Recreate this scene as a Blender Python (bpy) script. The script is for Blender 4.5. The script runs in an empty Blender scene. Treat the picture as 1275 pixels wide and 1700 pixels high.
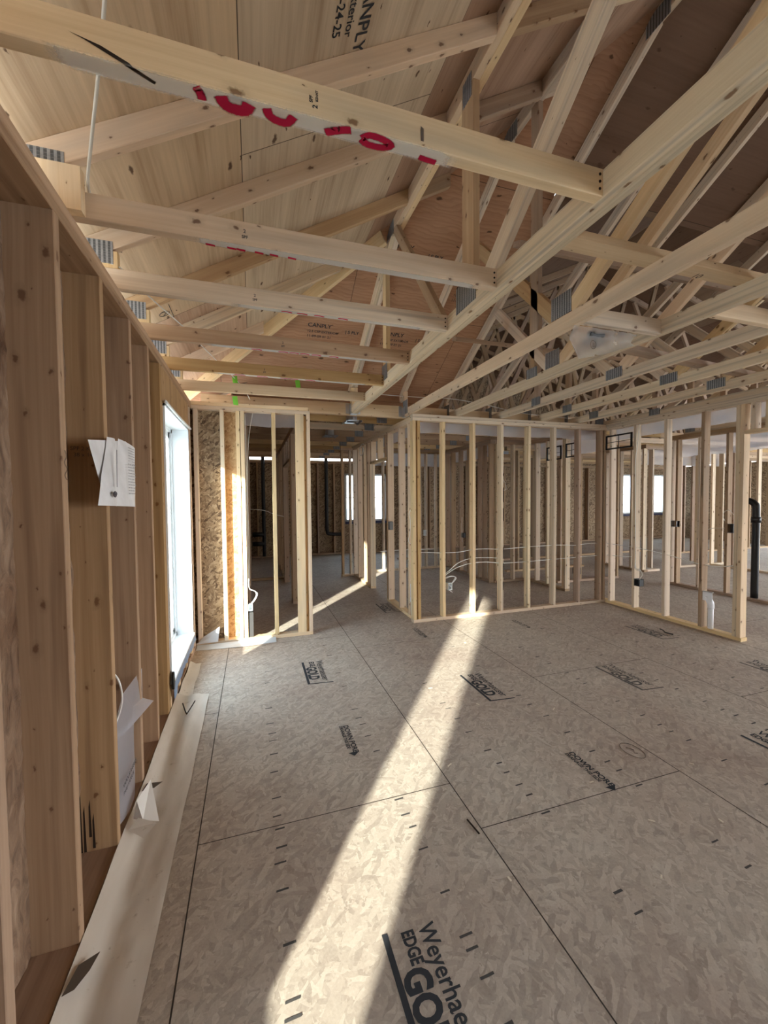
import bpy, math, random
import numpy as np
from mathutils import Vector, Matrix, Quaternion, noise

random.seed(7)
SC = bpy.context.scene
COL = SC.collection
R = math.radians
ORD = ['first', 'second', 'third', 'fourth', 'fifth', 'sixth', 'seventh', 'eighth', 'ninth', 'tenth', 'eleventh',
       'twelfth', 'thirteenth', 'fourteenth', 'fifteenth', 'sixteenth', 'seventeenth', 'eighteenth', 'nineteenth', 'twentieth']

# ------------------------------------------------------------------ materials
class NT:
    def __init__(self, name):
        self.m = bpy.data.materials.new(name)
        self.m.use_nodes = True
        self.t = self.m.node_tree
        self.t.nodes.clear()
        self.out = self.n('ShaderNodeOutputMaterial')

    def n(self, typ, **kw):
        nd = self.t.nodes.new(typ)
        for k, v in kw.items():
            setattr(nd, k, v)
        return nd

    def l(self, a, b):
        self.t.links.new(a, b)

    def put(self, sock, v):
        if hasattr(v, 'links') or isinstance(v, bpy.types.NodeSocket):
            self.l(v, sock)
        else:
            sock.default_value = v

    def math(self, op, a, b=0.0, clamp=False):
        nd = self.n('ShaderNodeMath', operation=op, use_clamp=clamp)
        self.put(nd.inputs[0], a); self.put(nd.inputs[1], b)
        return nd.outputs[0]

    def mapping(self, vec, scale=(1, 1, 1), loc=(0, 0, 0), rot=(0, 0, 0)):
        nd = self.n('ShaderNodeMapping')
        self.l(vec, nd.inputs[0])
        nd.inputs['Scale'].default_value = scale
        nd.inputs['Rotation'].default_value = rot
        self.put(nd.inputs['Location'], loc)
        return nd.outputs[0]

    def noise(self, vec, scale=1.0, detail=3.0, rough=0.55, dist=0.0):
        nd = self.n('ShaderNodeTexNoise')
        self.l(vec, nd.inputs['Vector'])
        nd.inputs['Scale'].default_value = scale
        nd.inputs['Detail'].default_value = detail
        nd.inputs['Roughness'].default_value = rough
        nd.inputs['Distortion'].default_value = dist
        return nd

    def vor(self, vec, scale=1.0, feat='F1', rnd=1.0):
        nd = self.n('ShaderNodeTexVoronoi', feature=feat)
        self.l(vec, nd.inputs['Vector'])
        nd.inputs['Scale'].default_value = scale
        nd.inputs['Randomness'].default_value = rnd
        return nd

    def ramp(self, fac, stops, interp='LINEAR'):
        nd = self.n('ShaderNodeValToRGB')
        nd.color_ramp.interpolation = interp
        e = nd.color_ramp.elements
        while len(e) < len(stops):
            e.new(0.5)
        for i, (p, c) in enumerate(stops):
            e[i].position = p
            e[i].color = (*c, 1) if len(c) == 3 else c
        self.put(nd.inputs[0], fac)
        return nd.outputs[0]

    def mix(self, fac, a, b, blend='MIX'):
        nd = self.n('ShaderNodeMix', data_type='RGBA', blend_type=blend)
        self.put(nd.inputs[0], fac)
        for s, v in ((nd.inputs[6], a), (nd.inputs[7], b)):
            if isinstance(v, (tuple, list)):
                s.default_value = (*v[:3], 1)
            else:
                self.l(v, s)
        return nd.outputs[2]

    def bsdf(self, col, rough=0.7, metal=0.0, bump=None, bump_s=0.2, spec=0.3, bump_d=0.002):
        b = self.n('ShaderNodeBsdfPrincipled')
        if isinstance(col, (tuple, list)):
            b.inputs['Base Color'].default_value = (*col[:3], 1)
        else:
            self.l(col, b.inputs['Base Color'])
        self.put(b.inputs['Roughness'], rough)
        b.inputs['Metallic'].default_value = metal
        b.inputs['Specular IOR Level'].default_value = spec
        if bump is not None:
            bp = self.n('ShaderNodeBump')
            bp.inputs['Strength'].default_value = bump_s
            bp.inputs['Distance'].default_value = bump_d
            self.l(bump, bp.inputs['Height'])
            self.l(bp.outputs[0], b.inputs['Normal'])
        self.l(b.outputs[0], self.out.inputs[0])
        return b


def plain(name, col, rough=0.6, metal=0.0, spec=0.3):
    t = NT(name); t.bsdf(col, rough, metal, spec=spec); return t.m


def lumber(name, light, dark, knot=(0.16, 0.075, 0.035), tint=0.10, stain=(0.30, 0.27, 0.23), stain_amt=0.35, streak=(7, 7, 1.1)):
    """Sawn pine: the grain runs along the board's own z axis."""
    t = NT(name)
    tc = t.n('ShaderNodeTexCoord'); oi = t.n('ShaderNodeObjectInfo')
    off = t.n('ShaderNodeCombineXYZ')
    r37 = t.math('MULTIPLY', oi.outputs['Random'], 37.0)
    t.l(r37, off.inputs[0]); t.l(r37, off.inputs[2]); t.l(t.math('MULTIPLY', r37, 1.7), off.inputs[1])
    add = t.n('ShaderNodeVectorMath', operation='ADD')
    t.l(tc.outputs['Object'], add.inputs[0]); t.l(off.outputs[0], add.inputs[1])
    v = add.outputs[0]
    # gentle wander of the grain
    wv = t.n('ShaderNodeVectorMath', operation='ADD')
    wn = t.noise(t.mapping(v, (3, 3, 1.2)), 1.0, 2)
    sc = t.n('ShaderNodeVectorMath', operation='SCALE'); t.l(wn.outputs['Color'], sc.inputs[0]); sc.inputs['Scale'].default_value = 0.035
    t.l(v, wv.inputs[0]); t.l(sc.outputs[0], wv.inputs[1])
    g1 = t.noise(t.mapping(wv.outputs[0], (95, 95, 1.6)), 1.0, 4, 0.6).outputs['Fac']
    g2 = t.noise(t.mapping(wv.outputs[0], (26, 26, 0.7)), 1.0, 3, 0.5).outputs['Fac']
    g = t.math('ADD', t.math('MULTIPLY', g1, 0.45), t.math('MULTIPLY', g2, 0.55))
    c = t.ramp(g, [(0.30, dark), (0.52, tuple((a + b) / 2 for a, b in zip(light, dark))), (0.72, light)])
    st = t.noise(t.mapping(v, streak), 1.0, 3, 0.5).outputs['Fac']
    c = t.mix(t.math('MULTIPLY', t.ramp(st, [(0.52, (0, 0, 0)), (0.72, (1, 1, 1))]), stain_amt), c, stain)
    # knots
    kx = t.n('ShaderNodeSeparateXYZ'); t.l(v, kx.inputs[0])
    ku = t.n('ShaderNodeCombineXYZ'); t.l(t.math('ADD', kx.outputs[1], t.math('MULTIPLY', kx.outputs[0], 1.3)), ku.inputs[0]); t.l(kx.outputs[2], ku.inputs[1])
    kv = t.n('ShaderNodeTexVoronoi', feature='F1', voronoi_dimensions='2D'); 
    kd_ = t.n('ShaderNodeVectorMath', operation='MULTIPLY_ADD'); t.l(t.noise(ku.outputs[0], 55.0, 2).outputs['Color'], kd_.inputs[0]); kd_.inputs[1].default_value = (0.016, 0.024, 0); t.l(ku.outputs[0], kd_.inputs[2])
    t.l(t.mapping(kd_.outputs[0], (11.0, 6.5, 1)), kv.inputs['Vector'])
    kv.inputs['Scale'].default_value = 1.0
    kd = kv.outputs['Distance']
    rnd = t.n('ShaderNodeSeparateColor'); t.l(kv.outputs['Color'], rnd.inputs[0])
    thr = t.math('MULTIPLY', t.math('GREATER_THAN', rnd.outputs[0], 0.40), t.math('ADD', 0.025, t.math('MULTIPLY', t.math('POWER', rnd.outputs[1], 1.8), 0.11)))
    km = t.math('DIVIDE', kd, t.math('ADD', thr, 0.0001))
    kf = t.ramp(km, [(0.55, (1, 1, 1)), (1.0, (0.0, 0.0, 0.0))])
    halo = t.ramp(km, [(0.9, (1, 1, 1)), (2.4, (0, 0, 0))]) if False else t.ramp(t.math('MULTIPLY', km, 0.4), [(0.3, (1, 1, 1)), (0.9, (0, 0, 0))])
    c = t.mix(t.math('MULTIPLY', halo, 0.30), c, tuple(x * 0.55 for x in dark))
    c = t.mix(t.math('MULTIPLY', kf, 0.85), c, knot)
    hs = t.n('ShaderNodeHueSaturation')
    t.l(c, hs.inputs['Color'])
    t.l(t.math('ADD', 1.0 - tint, t.math('MULTIPLY', oi.outputs['Random'], 2 * tint)), hs.inputs['Value'])
    fr = t.math('FRACT', t.math('MULTIPLY', oi.outputs['Random'], 13.7))
    t.l(t.math('ADD', 0.85, t.math('MULTIPLY', fr, 0.3)), hs.inputs['Saturation'])
    t.l(t.math('ADD', 0.492, t.math('MULTIPLY', fr, 0.014)), hs.inputs['Hue'])
    t.bsdf(hs.outputs[0], 0.72, bump=g1, bump_s=0.25, bump_d=0.0012, spec=0.25)
    return t.m


def plywood(name, cols, streak=0.5, wavy=0.0, knots=True, psize=(2.44, 1.22), poff=(0, 0), dark_seam=True):
    """Roof sheathing sheets: face grain along local x, sheets laid psize, each sheet its own veneer."""
    t = NT(name)
    tc = t.n('ShaderNodeTexCoord')
    v = t.mapping(tc.outputs['Object'], loc=(poff[0], poff[1], 0))
    sx = t.n('ShaderNodeSeparateXYZ'); t.l(v, sx.inputs[0])
    row = t.math('FLOOR', t.math('DIVIDE', sx.outputs[1], psize[1]))
    xs = t.math('ADD', sx.outputs[0], t.math('MULTIPLY', t.math('MODULO', row, 2.0), psize[0] / 2))
    colm = t.math('FLOOR', t.math('DIVIDE', xs, psize[0]))
    cid = t.n('ShaderNodeCombineXYZ'); t.l(row, cid.inputs[0]); t.l(colm, cid.inputs[1])
    wn = t.n('ShaderNodeTexWhiteNoise', noise_dimensions='3D'); t.l(cid.outputs[0], wn.inputs['Vector'])
    offs = t.n('ShaderNodeVectorMath', operation='MULTIPLY_ADD')
    t.l(wn.outputs['Color'], offs.inputs[0]); offs.inputs[1].default_value = (20, 20, 20); t.l(v, offs.inputs[2])
    pv = offs.outputs[0]
    base = t.ramp(wn.outputs['Value'], [(0.0, cols[0]), (0.34, cols[0]), (0.36, cols[1]), (0.68, cols[1]), (0.70, cols[2]), (1.0, cols[2])])
    g1 = t.noise(t.mapping(pv, (2.0, 60, 1)), 1.0, 4, 0.6, wavy).outputs['Fac']
    g2 = t.noise(t.mapping(pv, (0.7, 9, 1)), 1.0, 4, 0.55, 0.4 + wavy).outputs['Fac']
    gr = t.math('ADD', t.math('MULTIPLY', g1, 0.4), t.math('MULTIPLY', g2, 0.6))
    f = t.ramp(gr, [(0.32, (0.60, 0.52, 0.45)), (0.5, (0.95, 0.93, 0.90)), (0.70, (1.22, 1.22, 1.2))])
    c = t.mix(streak, base, f, 'MULTIPLY')
    if wavy > 0:
        wt = t.n('ShaderNodeTexWave', wave_type='BANDS', bands_direction='Y', wave_profile='SAW')
        t.l(t.mapping(pv, (0.55, 1, 1)), wt.inputs['Vector'])
        wt.inputs['Scale'].default_value = 9.0; wt.inputs['Distortion'].default_value = 11.0
        wt.inputs['Detail'].default_value = 2.0; wt.inputs['Detail Scale'].default_value = 0.9
        c = t.mix(t.math('MULTIPLY', t.ramp(wt.outputs['Fac'], [(0.45, (0, 0, 0)), (1, (1, 1, 1))]), 0.27), c, (0.20, 0.085, 0.04))
    if knots:
        kv = t.n('ShaderNodeTexVoronoi', feature='F1', voronoi_dimensions='2D'); kq = t.n('ShaderNodeVectorMath', operation='MULTIPLY_ADD'); t.l(t.noise(pv, 26.0, 3).outputs['Color'], kq.inputs[0]); kq.inputs[1].default_value = (0.05, 0.03, 0); t.l(pv, kq.inputs[2]); t.l(t.mapping(kq.outputs[0], (3.2, 7.5, 1)), kv.inputs['Vector']); kv.inputs['Scale'].default_value = 1.0
        rr = t.n('ShaderNodeSeparateColor'); t.l(kv.outputs['Color'], rr.inputs[0])
        thr = t.math('MULTIPLY', t.math('GREATER_THAN', rr.outputs[0], 0.35), t.math('ADD', 0.03, t.math('MULTIPLY', t.math('POWER', rr.outputs[1], 1.5), 0.09)))
        kf = t.ramp(t.math('DIVIDE', kv.outputs['Distance'], t.math('ADD', thr, 0.0001)), [(0.5, (1, 1, 1)), (1.0, (0, 0, 0))])
        c = t.mix(t.math('MULTIPLY', kf, 0.9), c, (0.09, 0.045, 0.025))
    if dark_seam:
        def near(a, p):
            fr = t.math('FRACT', t.math('DIVIDE', a, p))
            d = t.math('MULTIPLY', t.math('MINIMUM', fr, t.math('SUBTRACT', 1.0, fr)), p)
            return t.math('LESS_THAN', d, 0.0022)
        sm = t.math('MAXIMUM', near(sx.outputs[1], psize[1]), near(xs, psize[0]))
        c = t.mix(t.math('MULTIPLY', sm, 0.85), c, (0.03, 0.02, 0.015))
    t.bsdf(c, 0.8, bump=g1, bump_s=0.3, bump_d=0.002, spec=0.2)
    return t.m


def osb(name, stops, flake=(14, 46), tone=None, rough=0.75, bump_s=0.25, fw_=0.6):
    """Oriented strand board in local x, y: long wafers at three angles, each wafer its own shade."""
    t = NT(name)
    tc = t.n('ShaderNodeTexCoord')
    v0 = tc.outputs['Object']
    dn = t.noise(v0, 9.0, 2).outputs['Color']
    dv = t.n('ShaderNodeVectorMath', operation='MULTIPLY_ADD')
    t.l(dn, dv.inputs[0]); dv.inputs[1].default_value = (0.055, 0.055, 0.055); t.l(v0, dv.inputs[2])
    layers = []
    for i, ang in enumerate((0.35, 1.45, -0.75)):
        vv = t.mapping(dv.outputs[0], (flake[0], flake[1], flake[0]), (i * 3.1, i * 7.3, i), (0, 0, 0))
        rot = t.n('ShaderNodeVectorRotate', rotation_type='Z_AXIS'); t.l(dv.outputs[0], rot.inputs['Vector']); rot.inputs['Angle'].default_value = ang
        vv = t.mapping(rot.outputs[0], (flake[0], flake[1], flake[0]), (i * 3.1, i * 7.3, i))
        vo = t.vor(vv, 1.0)
        s = t.n('ShaderNodeSeparateColor'); t.l(vo.outputs['Color'], s.inputs[0])
        layers.append((s.outputs[0], s.outputs[1], vo.outputs['Distance']))
    sel = t.noise(v0, 16.0, 3, 0.7).outputs['Fac']
    a = t.n('ShaderNodeMix', data_type='FLOAT'); t.l(t.math('GREATER_THAN', sel, 0.5), a.inputs[0]); t.l(layers[0][0], a.inputs[2]); t.l(layers[1][0], a.inputs[3])
    b = t.n('ShaderNodeMix', data_type='FLOAT'); t.l(t.math('GREATER_THAN', layers[2][1], 0.62), b.inputs[0]); t.l(a.outputs[0], b.inputs[2]); t.l(layers[2][0], b.inputs[3])
    fine = t.noise(v0, 120.0, 3, 0.6).outputs['Fac']
    med = t.noise(v0, 34.0, 4, 0.7, 0.6).outputs['Fac']
    val = t.math('ADD', t.math('ADD', t.math('MULTIPLY', b.outputs[0], fw_), t.math('MULTIPLY', fine, (1 - fw_) * 0.5)), t.math('MULTIPLY', med, (1 - fw_) * 0.5))
    c = t.ramp(val, stops)
    big = t.noise(v0, 0.9, 4, 0.6).outputs['Fac']
    if tone:
        c = t.mix(t.ramp(big, [(0.35, (0, 0, 0)), (0.68, (1, 1, 1))]), c, t.mix(1.0, c, tone, 'MULTIPLY'))
    t.bsdf(c, rough, bump=val, bump_s=bump_s, bump_d=0.002, spec=0.3)
    return t.m


PINE = lumber('pine_lumber', (0.82, 0.635, 0.42), (0.66, 0.47, 0.275))
PINE_G = lumber('weathered_pine_lumber', (0.78, 0.65, 0.48), (0.59, 0.455, 0.31), stain=(0.36, 0.30, 0.24), stain_amt=0.75, streak=(38, 38, 0.5))
PINE_W = lumber('brown_pine_lumber', (0.50, 0.335, 0.20), (0.34, 0.205, 0.11), stain=(0.20, 0.11, 0.06), stain_amt=0.6, streak=(22, 22, 0.9))  # same pine, with the window wall's shade put into its colour
PINE_B = lumber('amber_pine_lumber', (0.60, 0.42, 0.24), (0.44, 0.28, 0.145), stain=(0.28, 0.15, 0.075), stain_amt=0.45)
PINE_D = lumber('old_pine_lumber', (0.50, 0.36, 0.24), (0.34, 0.225, 0.14))  # darker pine copy: dimness of back rooms and attic put into the colour
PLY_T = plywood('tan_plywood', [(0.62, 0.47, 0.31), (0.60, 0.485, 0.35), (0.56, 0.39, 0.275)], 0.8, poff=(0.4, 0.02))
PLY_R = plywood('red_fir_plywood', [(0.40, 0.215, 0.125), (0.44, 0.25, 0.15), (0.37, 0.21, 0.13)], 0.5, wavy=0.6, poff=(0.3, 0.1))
PLY_D = plywood('dark_fir_plywood', [(0.17, 0.105, 0.07), (0.20, 0.135, 0.09), (0.16, 0.095, 0.062)], 0.5)  # attic darkness is put into this sheathing colour
PLY_B = plywood('brown_fir_plywood', [(0.36, 0.225, 0.15), (0.40, 0.26, 0.18), (0.33, 0.21, 0.145)], 0.7)
OSB_F = osb('floor_strand_board', [(0.20, (0.34, 0.285, 0.23)), (0.42, (0.47, 0.40, 0.325)), (0.58, (0.54, 0.465, 0.38)), (0.80, (0.66, 0.59, 0.485))],
            (17, 62), tone=(0.80, 0.73, 0.72), bump_s=0.4, fw_=0.36)
OSB_W = osb('wall_strand_board', [(0.26, (0.09, 0.055, 0.033)), (0.42, (0.27, 0.185, 0.11)), (0.58, (0.40, 0.29, 0.18)), (0.78, (0.58, 0.45, 0.30))],
            (15, 52), tone=(0.75, 0.72, 0.72), bump_s=0.5, fw_=0.42)
OSB_SUN = osb('amber_strand_board', [(0.22, (0.26, 0.13, 0.055)), (0.45, (0.50, 0.31, 0.15)), (0.75, (0.64, 0.45, 0.25))], (15, 52), fw_=0.42)  # copy of the wall board with sunlight put into its colour
INK = plain('stamp_ink', (0.035, 0.037, 0.042), 0.8)
INK_F = plain('faded_stamp_ink', (0.12, 0.105, 0.095), 0.85)
PENCIL = plain('pencil_mark', (0.12, 0.09, 0.07), 0.9)
SEAM = plain('panel_gap', (0.055, 0.042, 0.033), 0.9)
VINYL = plain('white_vinyl', (0.72, 0.755, 0.77), 0.35, spec=0.5)
PVC = plain('white_pvc_pipe', (0.84, 0.85, 0.88), 0.35, spec=0.5)
ABS = plain('black_abs_pipe', (0.012, 0.012, 0.013), 0.45, spec=0.4)
BLACK = plain('black_steel', (0.012, 0.012, 0.013), 0.5)
DKGREY = plain('dark_grey_plastic', (0.07, 0.072, 0.075), 0.5)
CABLE = plain('white_cable_jacket', (0.80, 0.79, 0.74), 0.5)
GREEN = plain('green_tape', (0.22, 0.62, 0.06), 0.6)
BLUEM = plain('blue_grey_membrane', (0.19, 0.25, 0.36), 0.6)
BARK = plain('dark_bark_streak', (0.03, 0.018, 0.012), 0.9)
CHIP = plain('wood_chip', (0.75, 0.66, 0.52), 0.8)
CUT = plain('torn_hole_edge', (0.10, 0.075, 0.055), 0.9)


def galv():
    t = NT('galvanised_steel')
    tc = t.n('ShaderNodeTexCoord')
    sx = t.n('ShaderNodeSeparateXYZ'); t.l(tc.outputs['Object'], sx.inputs[0])
    fr = t.math('PINGPONG', t.math('MULTIPLY', sx.outputs[0], 52.0), 0.5)
    fz = t.math('PINGPONG', t.math('MULTIPLY', sx.outputs[2], 85.0), 0.5)
    h = t.math('MULTIPLY', t.math('GREATER_THAN', fr, 0.24), t.math('GREATER_THAN', fz, 0.03))
    n = t.noise(tc.outputs['Object'], 60, 2).outputs['Fac']
    c = t.mix(h, t.ramp(n, [(0.3, (0.32, 0.34, 0.36)), (0.7, (0.44, 0.46, 0.48))]), (0.13, 0.14, 0.15))
    t.bsdf(c, 0.45, 0.55, bump=h, bump_s=0.6, bump_d=0.003, spec=0.5)
    return t.m


GALV = galv()
STEEL = plain('bright_steel', (0.62, 0.65, 0.68), 0.28, 0.9)


def film(name, col, alpha, rough=0.35):
    t = NT(name)
    d = t.n('ShaderNodeBsdfPrincipled'); d.inputs['Base Color'].default_value = (*col, 1); d.inputs['Roughness'].default_value = rough
    tl = t.n('ShaderNodeBsdfTranslucent'); tl.inputs[0].default_value = (*col, 1)
    tr = t.n('ShaderNodeBsdfTransparent')
    a = t.n('ShaderNodeMixShader'); a.inputs[0].default_value = 0.45; t.l(d.outputs[0], a.inputs[1]); t.l(tl.outputs[0], a.inputs[2])
    tc = t.n('ShaderNodeTexCoord')
    nz = t.noise(tc.outputs['Object'], 7, 3).outputs['Fac']
    b = t.n('ShaderNodeMixShader'); t.l(t.math('ADD', alpha - 0.04, t.math('MULTIPLY', nz, 0.08)), b.inputs[0]); t.l(tr.outputs[0], b.inputs[1]); t.l(a.outputs[0], b.inputs[2])
    t.l(b.outputs[0], t.out.inputs[0])
    return t.m


POLY = film('clear_poly_film', (0.78, 0.78, 0.84), 0.52)
POLY2 = film('thin_poly_bag', (0.80, 0.79, 0.82), 0.30)
WRAP = None


def wrap():
    t = NT('dusty_white_membrane')
    tc = t.n('ShaderNodeTexCoord')
    n = t.noise(t.mapping(tc.outputs['Object'], (6, 1.5, 6)), 1.0, 4).outputs['Fac']
    n2 = t.noise(tc.outputs['Object'], 22, 4, 0.7).outputs['Fac']
    c = t.ramp(n, [(0.3, (0.60, 0.52, 0.43)), (0.7, (0.76, 0.70, 0.62))])
    c = t.mix(t.ramp(n2, [(0.62, (0, 0, 0)), (0.75, (0.7, 0.7, 0.7))]), c, (0.36, 0.28, 0.20))
    t.bsdf(c, 0.6, bump=n, bump_s=0.3, bump_d=0.006)
    return t.m


WRAP = wrap()


def paper():
    t = NT('printed_paper')
    tc = t.n('ShaderNodeTexCoord')
    n = t.noise(tc.outputs['Object'], 9, 3).outputs['Fac']
    c = t.ramp(n, [(0.3, (0.66, 0.64, 0.63)), (0.7, (0.80, 0.79, 0.79))])
    t.bsdf(c, 0.7, spec=0.3)
    return t.m


PAPER = paper()


def glass():
    t = NT('window_glass')
    g = t.n('ShaderNodeBsdfGlossy'); g.inputs['Roughness'].default_value = 0.02
    tr = t.n('ShaderNodeBsdfTransparent'); tr.inputs[0].default_value = (0.93, 0.97, 0.98, 1)
    m = t.n('ShaderNodeMixShader'); m.inputs[0].default_value = 0.05; t.l(tr.outputs[0], m.inputs[1]); t.l(g.outputs[0], m.inputs[2])
    t.l(m.outputs[0], t.out.inputs[0])
    return t.m


GLASS = glass()


def paint(name, col, amt=1.0):
    """Spray paint: solid in the middle of a stroke and misty at its edges (attribute 'dens')."""
    t = NT(name)
    at = t.n('ShaderNodeAttribute'); at.attribute_name = 'dens'
    tc = t.n('ShaderNodeTexCoord')
    nz = t.noise(tc.outputs['Object'], 160, 3).outputs['Fac']
    f = t.math('MULTIPLY', t.ramp(t.math('ADD', at.outputs['Fac'], t.math('MULTIPLY', t.math('SUBTRACT', nz, 0.5), 0.5)), [(0.15, (0, 0, 0)), (0.75, (1, 1, 1))]), amt)
    d = t.n('ShaderNodeBsdfDiffuse'); d.inputs[0].default_value = (*col, 1)
    tr = t.n('ShaderNodeBsdfTransparent')
    m = t.n('ShaderNodeMixShader'); t.l(f, m.inputs[0]); t.l(tr.outputs[0], m.inputs[1]); t.l(d.outputs[0], m.inputs[2])
    t.l(m.outputs[0], t.out.inputs[0])
    return t.m


RED = paint('red_spray_paint', (0.42, 0.018, 0.05))
WHITE_SP = paint('white_overspray', (0.80, 0.80, 0.76), 0.45)


def ground_mat():
    t = NT('trampled_pale_ground')
    tc = t.n('ShaderNodeTexCoord')
    n = t.noise(tc.outputs['Object'], 0.7, 5).outputs['Fac']
    t.bsdf(t.ramp(n, [(0.3, (0.52, 0.50, 0.46)), (0.7, (0.72, 0.72, 0.70))]), 0.9)
    return t.m


# ------------------------------------------------------------------ mesh helpers
def link(name, me, mat, parent=None, loc=None):
    o = bpy.data.objects.new(name, me)
    COL.objects.link(o)
    if mat is not None:
        me.materials.append(mat)
    if loc is not None:
        o.matrix_world = loc if isinstance(loc, Matrix) else Matrix.Translation(loc)
    if parent is not None:
        o.parent = parent
        o.matrix_parent_inverse = PINV[parent.name]
    PINV[o.name] = o.matrix_basis.inverted() if parent is None else (parent_world(parent) @ PINV[parent.name] @ o.matrix_basis).inverted()
    return o


PINV = {}


def parent_world(p):
    return PINV[p.name].inverted()


def mesh(verts, faces, smooth=False):
    me = bpy.data.meshes.new('m')
    me.from_pydata([tuple(v) for v in verts], [], faces)
    me.update()
    if smooth:
        me.polygons.foreach_set('use_smooth', [True] * len(me.polygons))
    return me


def tag(o, label=None, cat=None, group=None, kind=None):
    if label: o['label'] = label
    if cat: o['category'] = cat
    if group: o['group'] = group
    if kind: o['kind'] = kind
    return o


def thing(name, label, cat, loc=(0, 0, 0), group=None):
    o = bpy.data.objects.new(name, None)
    COL.objects.link(o)
    o.location = loc
    o.empty_display_size = 0.1
    PINV[o.name] = Matrix.Translation(Vector(loc)).inverted()
    return tag(o, label, cat, group)


def bar_mesh(L, t, w, ch=0.0025, cuts=None, bow=0.0):
    """Sawn board along +z from 0 to L, x thickness t, y width w, eased long edges, a few rings so that it can bow."""
    a, b = t / 2, w / 2
    c = min(ch, a * 0.4)
    prof = [(a - c, -b), (a, -b + c), (a, b - c), (a - c, b), (-a + c, b), (-a, b - c), (-a, -b + c), (-a + c, -b)]
    n = 2 if bow == 0 else 9
    vs, fs = [], []
    for i in range(n):
        s = i / (n - 1)
        d = bow * math.sin(math.pi * s)
        zz = [s * L] * 8
        if cuts:
            k0, k1 = cuts
            zz = [s * L + ((1 - s) * k0 + s * k1) * p[1] for p in prof]
        for p, z in zip(prof, zz):
            vs.append((p[0] + d, p[1], z))
    for i in range(n - 1):
        for j in range(8):
            k = (j + 1) % 8
            fs.append((i * 8 + j, i * 8 + k, (i + 1) * 8 + k, (i + 1) * 8 + j))
    fs.append(tuple(range(7, -1, -1)))
    fs.append(tuple((n - 1) * 8 + j for j in range(8)))
    return mesh(vs, fs)


def frame(p0, p1, wdir):
    z = (Vector(p1) - Vector(p0)).normalized()
    y = Vector(wdir); y = (y - z * y.dot(z)).normalized()
    x = y.cross(z)
    m = Matrix((x, y, z)).transposed().to_4x4()
    m.translation = Vector(p0)
    return m


def board(name, p0, p1, w, t, wdir, mat=None, parent=None, bow=0.0, cuts=None):
    L = (Vector(p1) - Vector(p0)).length
    return link(name, bar_mesh(L, t, w, cuts=cuts, bow=bow), mat or PINE, parent, frame(p0, p1, wdir))


def box_vf(lo, hi):
    x0, y0, z0 = lo; x1, y1, z1 = hi
    v = [(x0, y0, z0), (x1, y0, z0), (x1, y1, z0), (x0, y1, z0), (x0, y0, z1), (x1, y0, z1), (x1, y1, z1), (x0, y1, z1)]
    f = [(3, 2, 1, 0), (4, 5, 6, 7), (0, 1, 5, 4), (1, 2, 6, 5), (2, 3, 7, 6), (3, 0, 4, 7)]
    return v, f


def boxes(name, lst, mat, parent=None, loc=(0, 0, 0)):
    V, F = [], []
    for lo, hi in lst:
        v, f = box_vf(lo, hi)
        b = len(V)
        V += [tuple(Vector(p) - Vector(loc)) for p in v]; F += [tuple(b + i for i in q) for q in f]
    return link(name, mesh(V, F), mat, parent, loc)


def box(name, lo, hi, mat, parent=None):
    c = [(a + b) / 2 for a, b in zip(lo, hi)]; c[2] = lo[2]
    return boxes(name, [(lo, hi)], mat, parent, c)


def smooth_path(pts, sub=6):
    P = [Vector(p) for p in pts]
    if len(P) < 3:
        return P
    out = []
    for i in range(len(P) - 1):
        p0 = P[max(i - 1, 0)]; p1 = P[i]; p2 = P[i + 1]; p3 = P[min(i + 2, len(P) - 1)]
        for k in range(sub):
            s = k / sub
            out.append(0.5 * ((2 * p1) + (p2 - p0) * s + (2 * p0 - 5 * p1 + 4 * p2 - p3) * s * s + (3 * p1 - p0 - 3 * p2 + p3) * s ** 3))
    out.append(P[-1])
    return out


def tube_vf(pts, r, n=8, closed=True, rad=None):
    P = [Vector(p) for p in pts]
    V, F = [], []
    t0 = (P[1] - P[0]).normalized()
    up = Vector((0, 0, 1)) if abs(t0.z) < 0.9 else Vector((1, 0, 0))
    nx = t0.cross(up).normalized()
    for i, p in enumerate(P):
        t = (P[min(i + 1, len(P) - 1)] - P[max(i - 1, 0)]).normalized()
        nx = (nx - t * nx.dot(t)).normalized(); ny = t.cross(nx)
        rr = rad[i] if rad else r
        for k in range(n):
            a = 2 * math.pi * k / n
            V.append(p + nx * rr * math.cos(a) + ny * rr * math.sin(a))
    for i in range(len(P) - 1):
        for k in range(n):
            F.append((i * n + k, i * n + (k + 1) % n, (i + 1) * n + (k + 1) % n, (i + 1) * n + k))
    if closed:
        F.append(tuple(range(n - 1, -1, -1))); F.append(tuple((len(P) - 1) * n + k for k in range(n)))
    return V, F


def tube(name, pts, r, mat, parent=None, n=8, sub=6, rad=None):
    path = smooth_path(pts, sub) if sub else [Vector(p) for p in pts]
    V, F = tube_vf(path, r, n, rad=rad)
    o = Vector(pts[0])
    return link(name, mesh([v - o for v in V], F, True), mat, parent, o)


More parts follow.
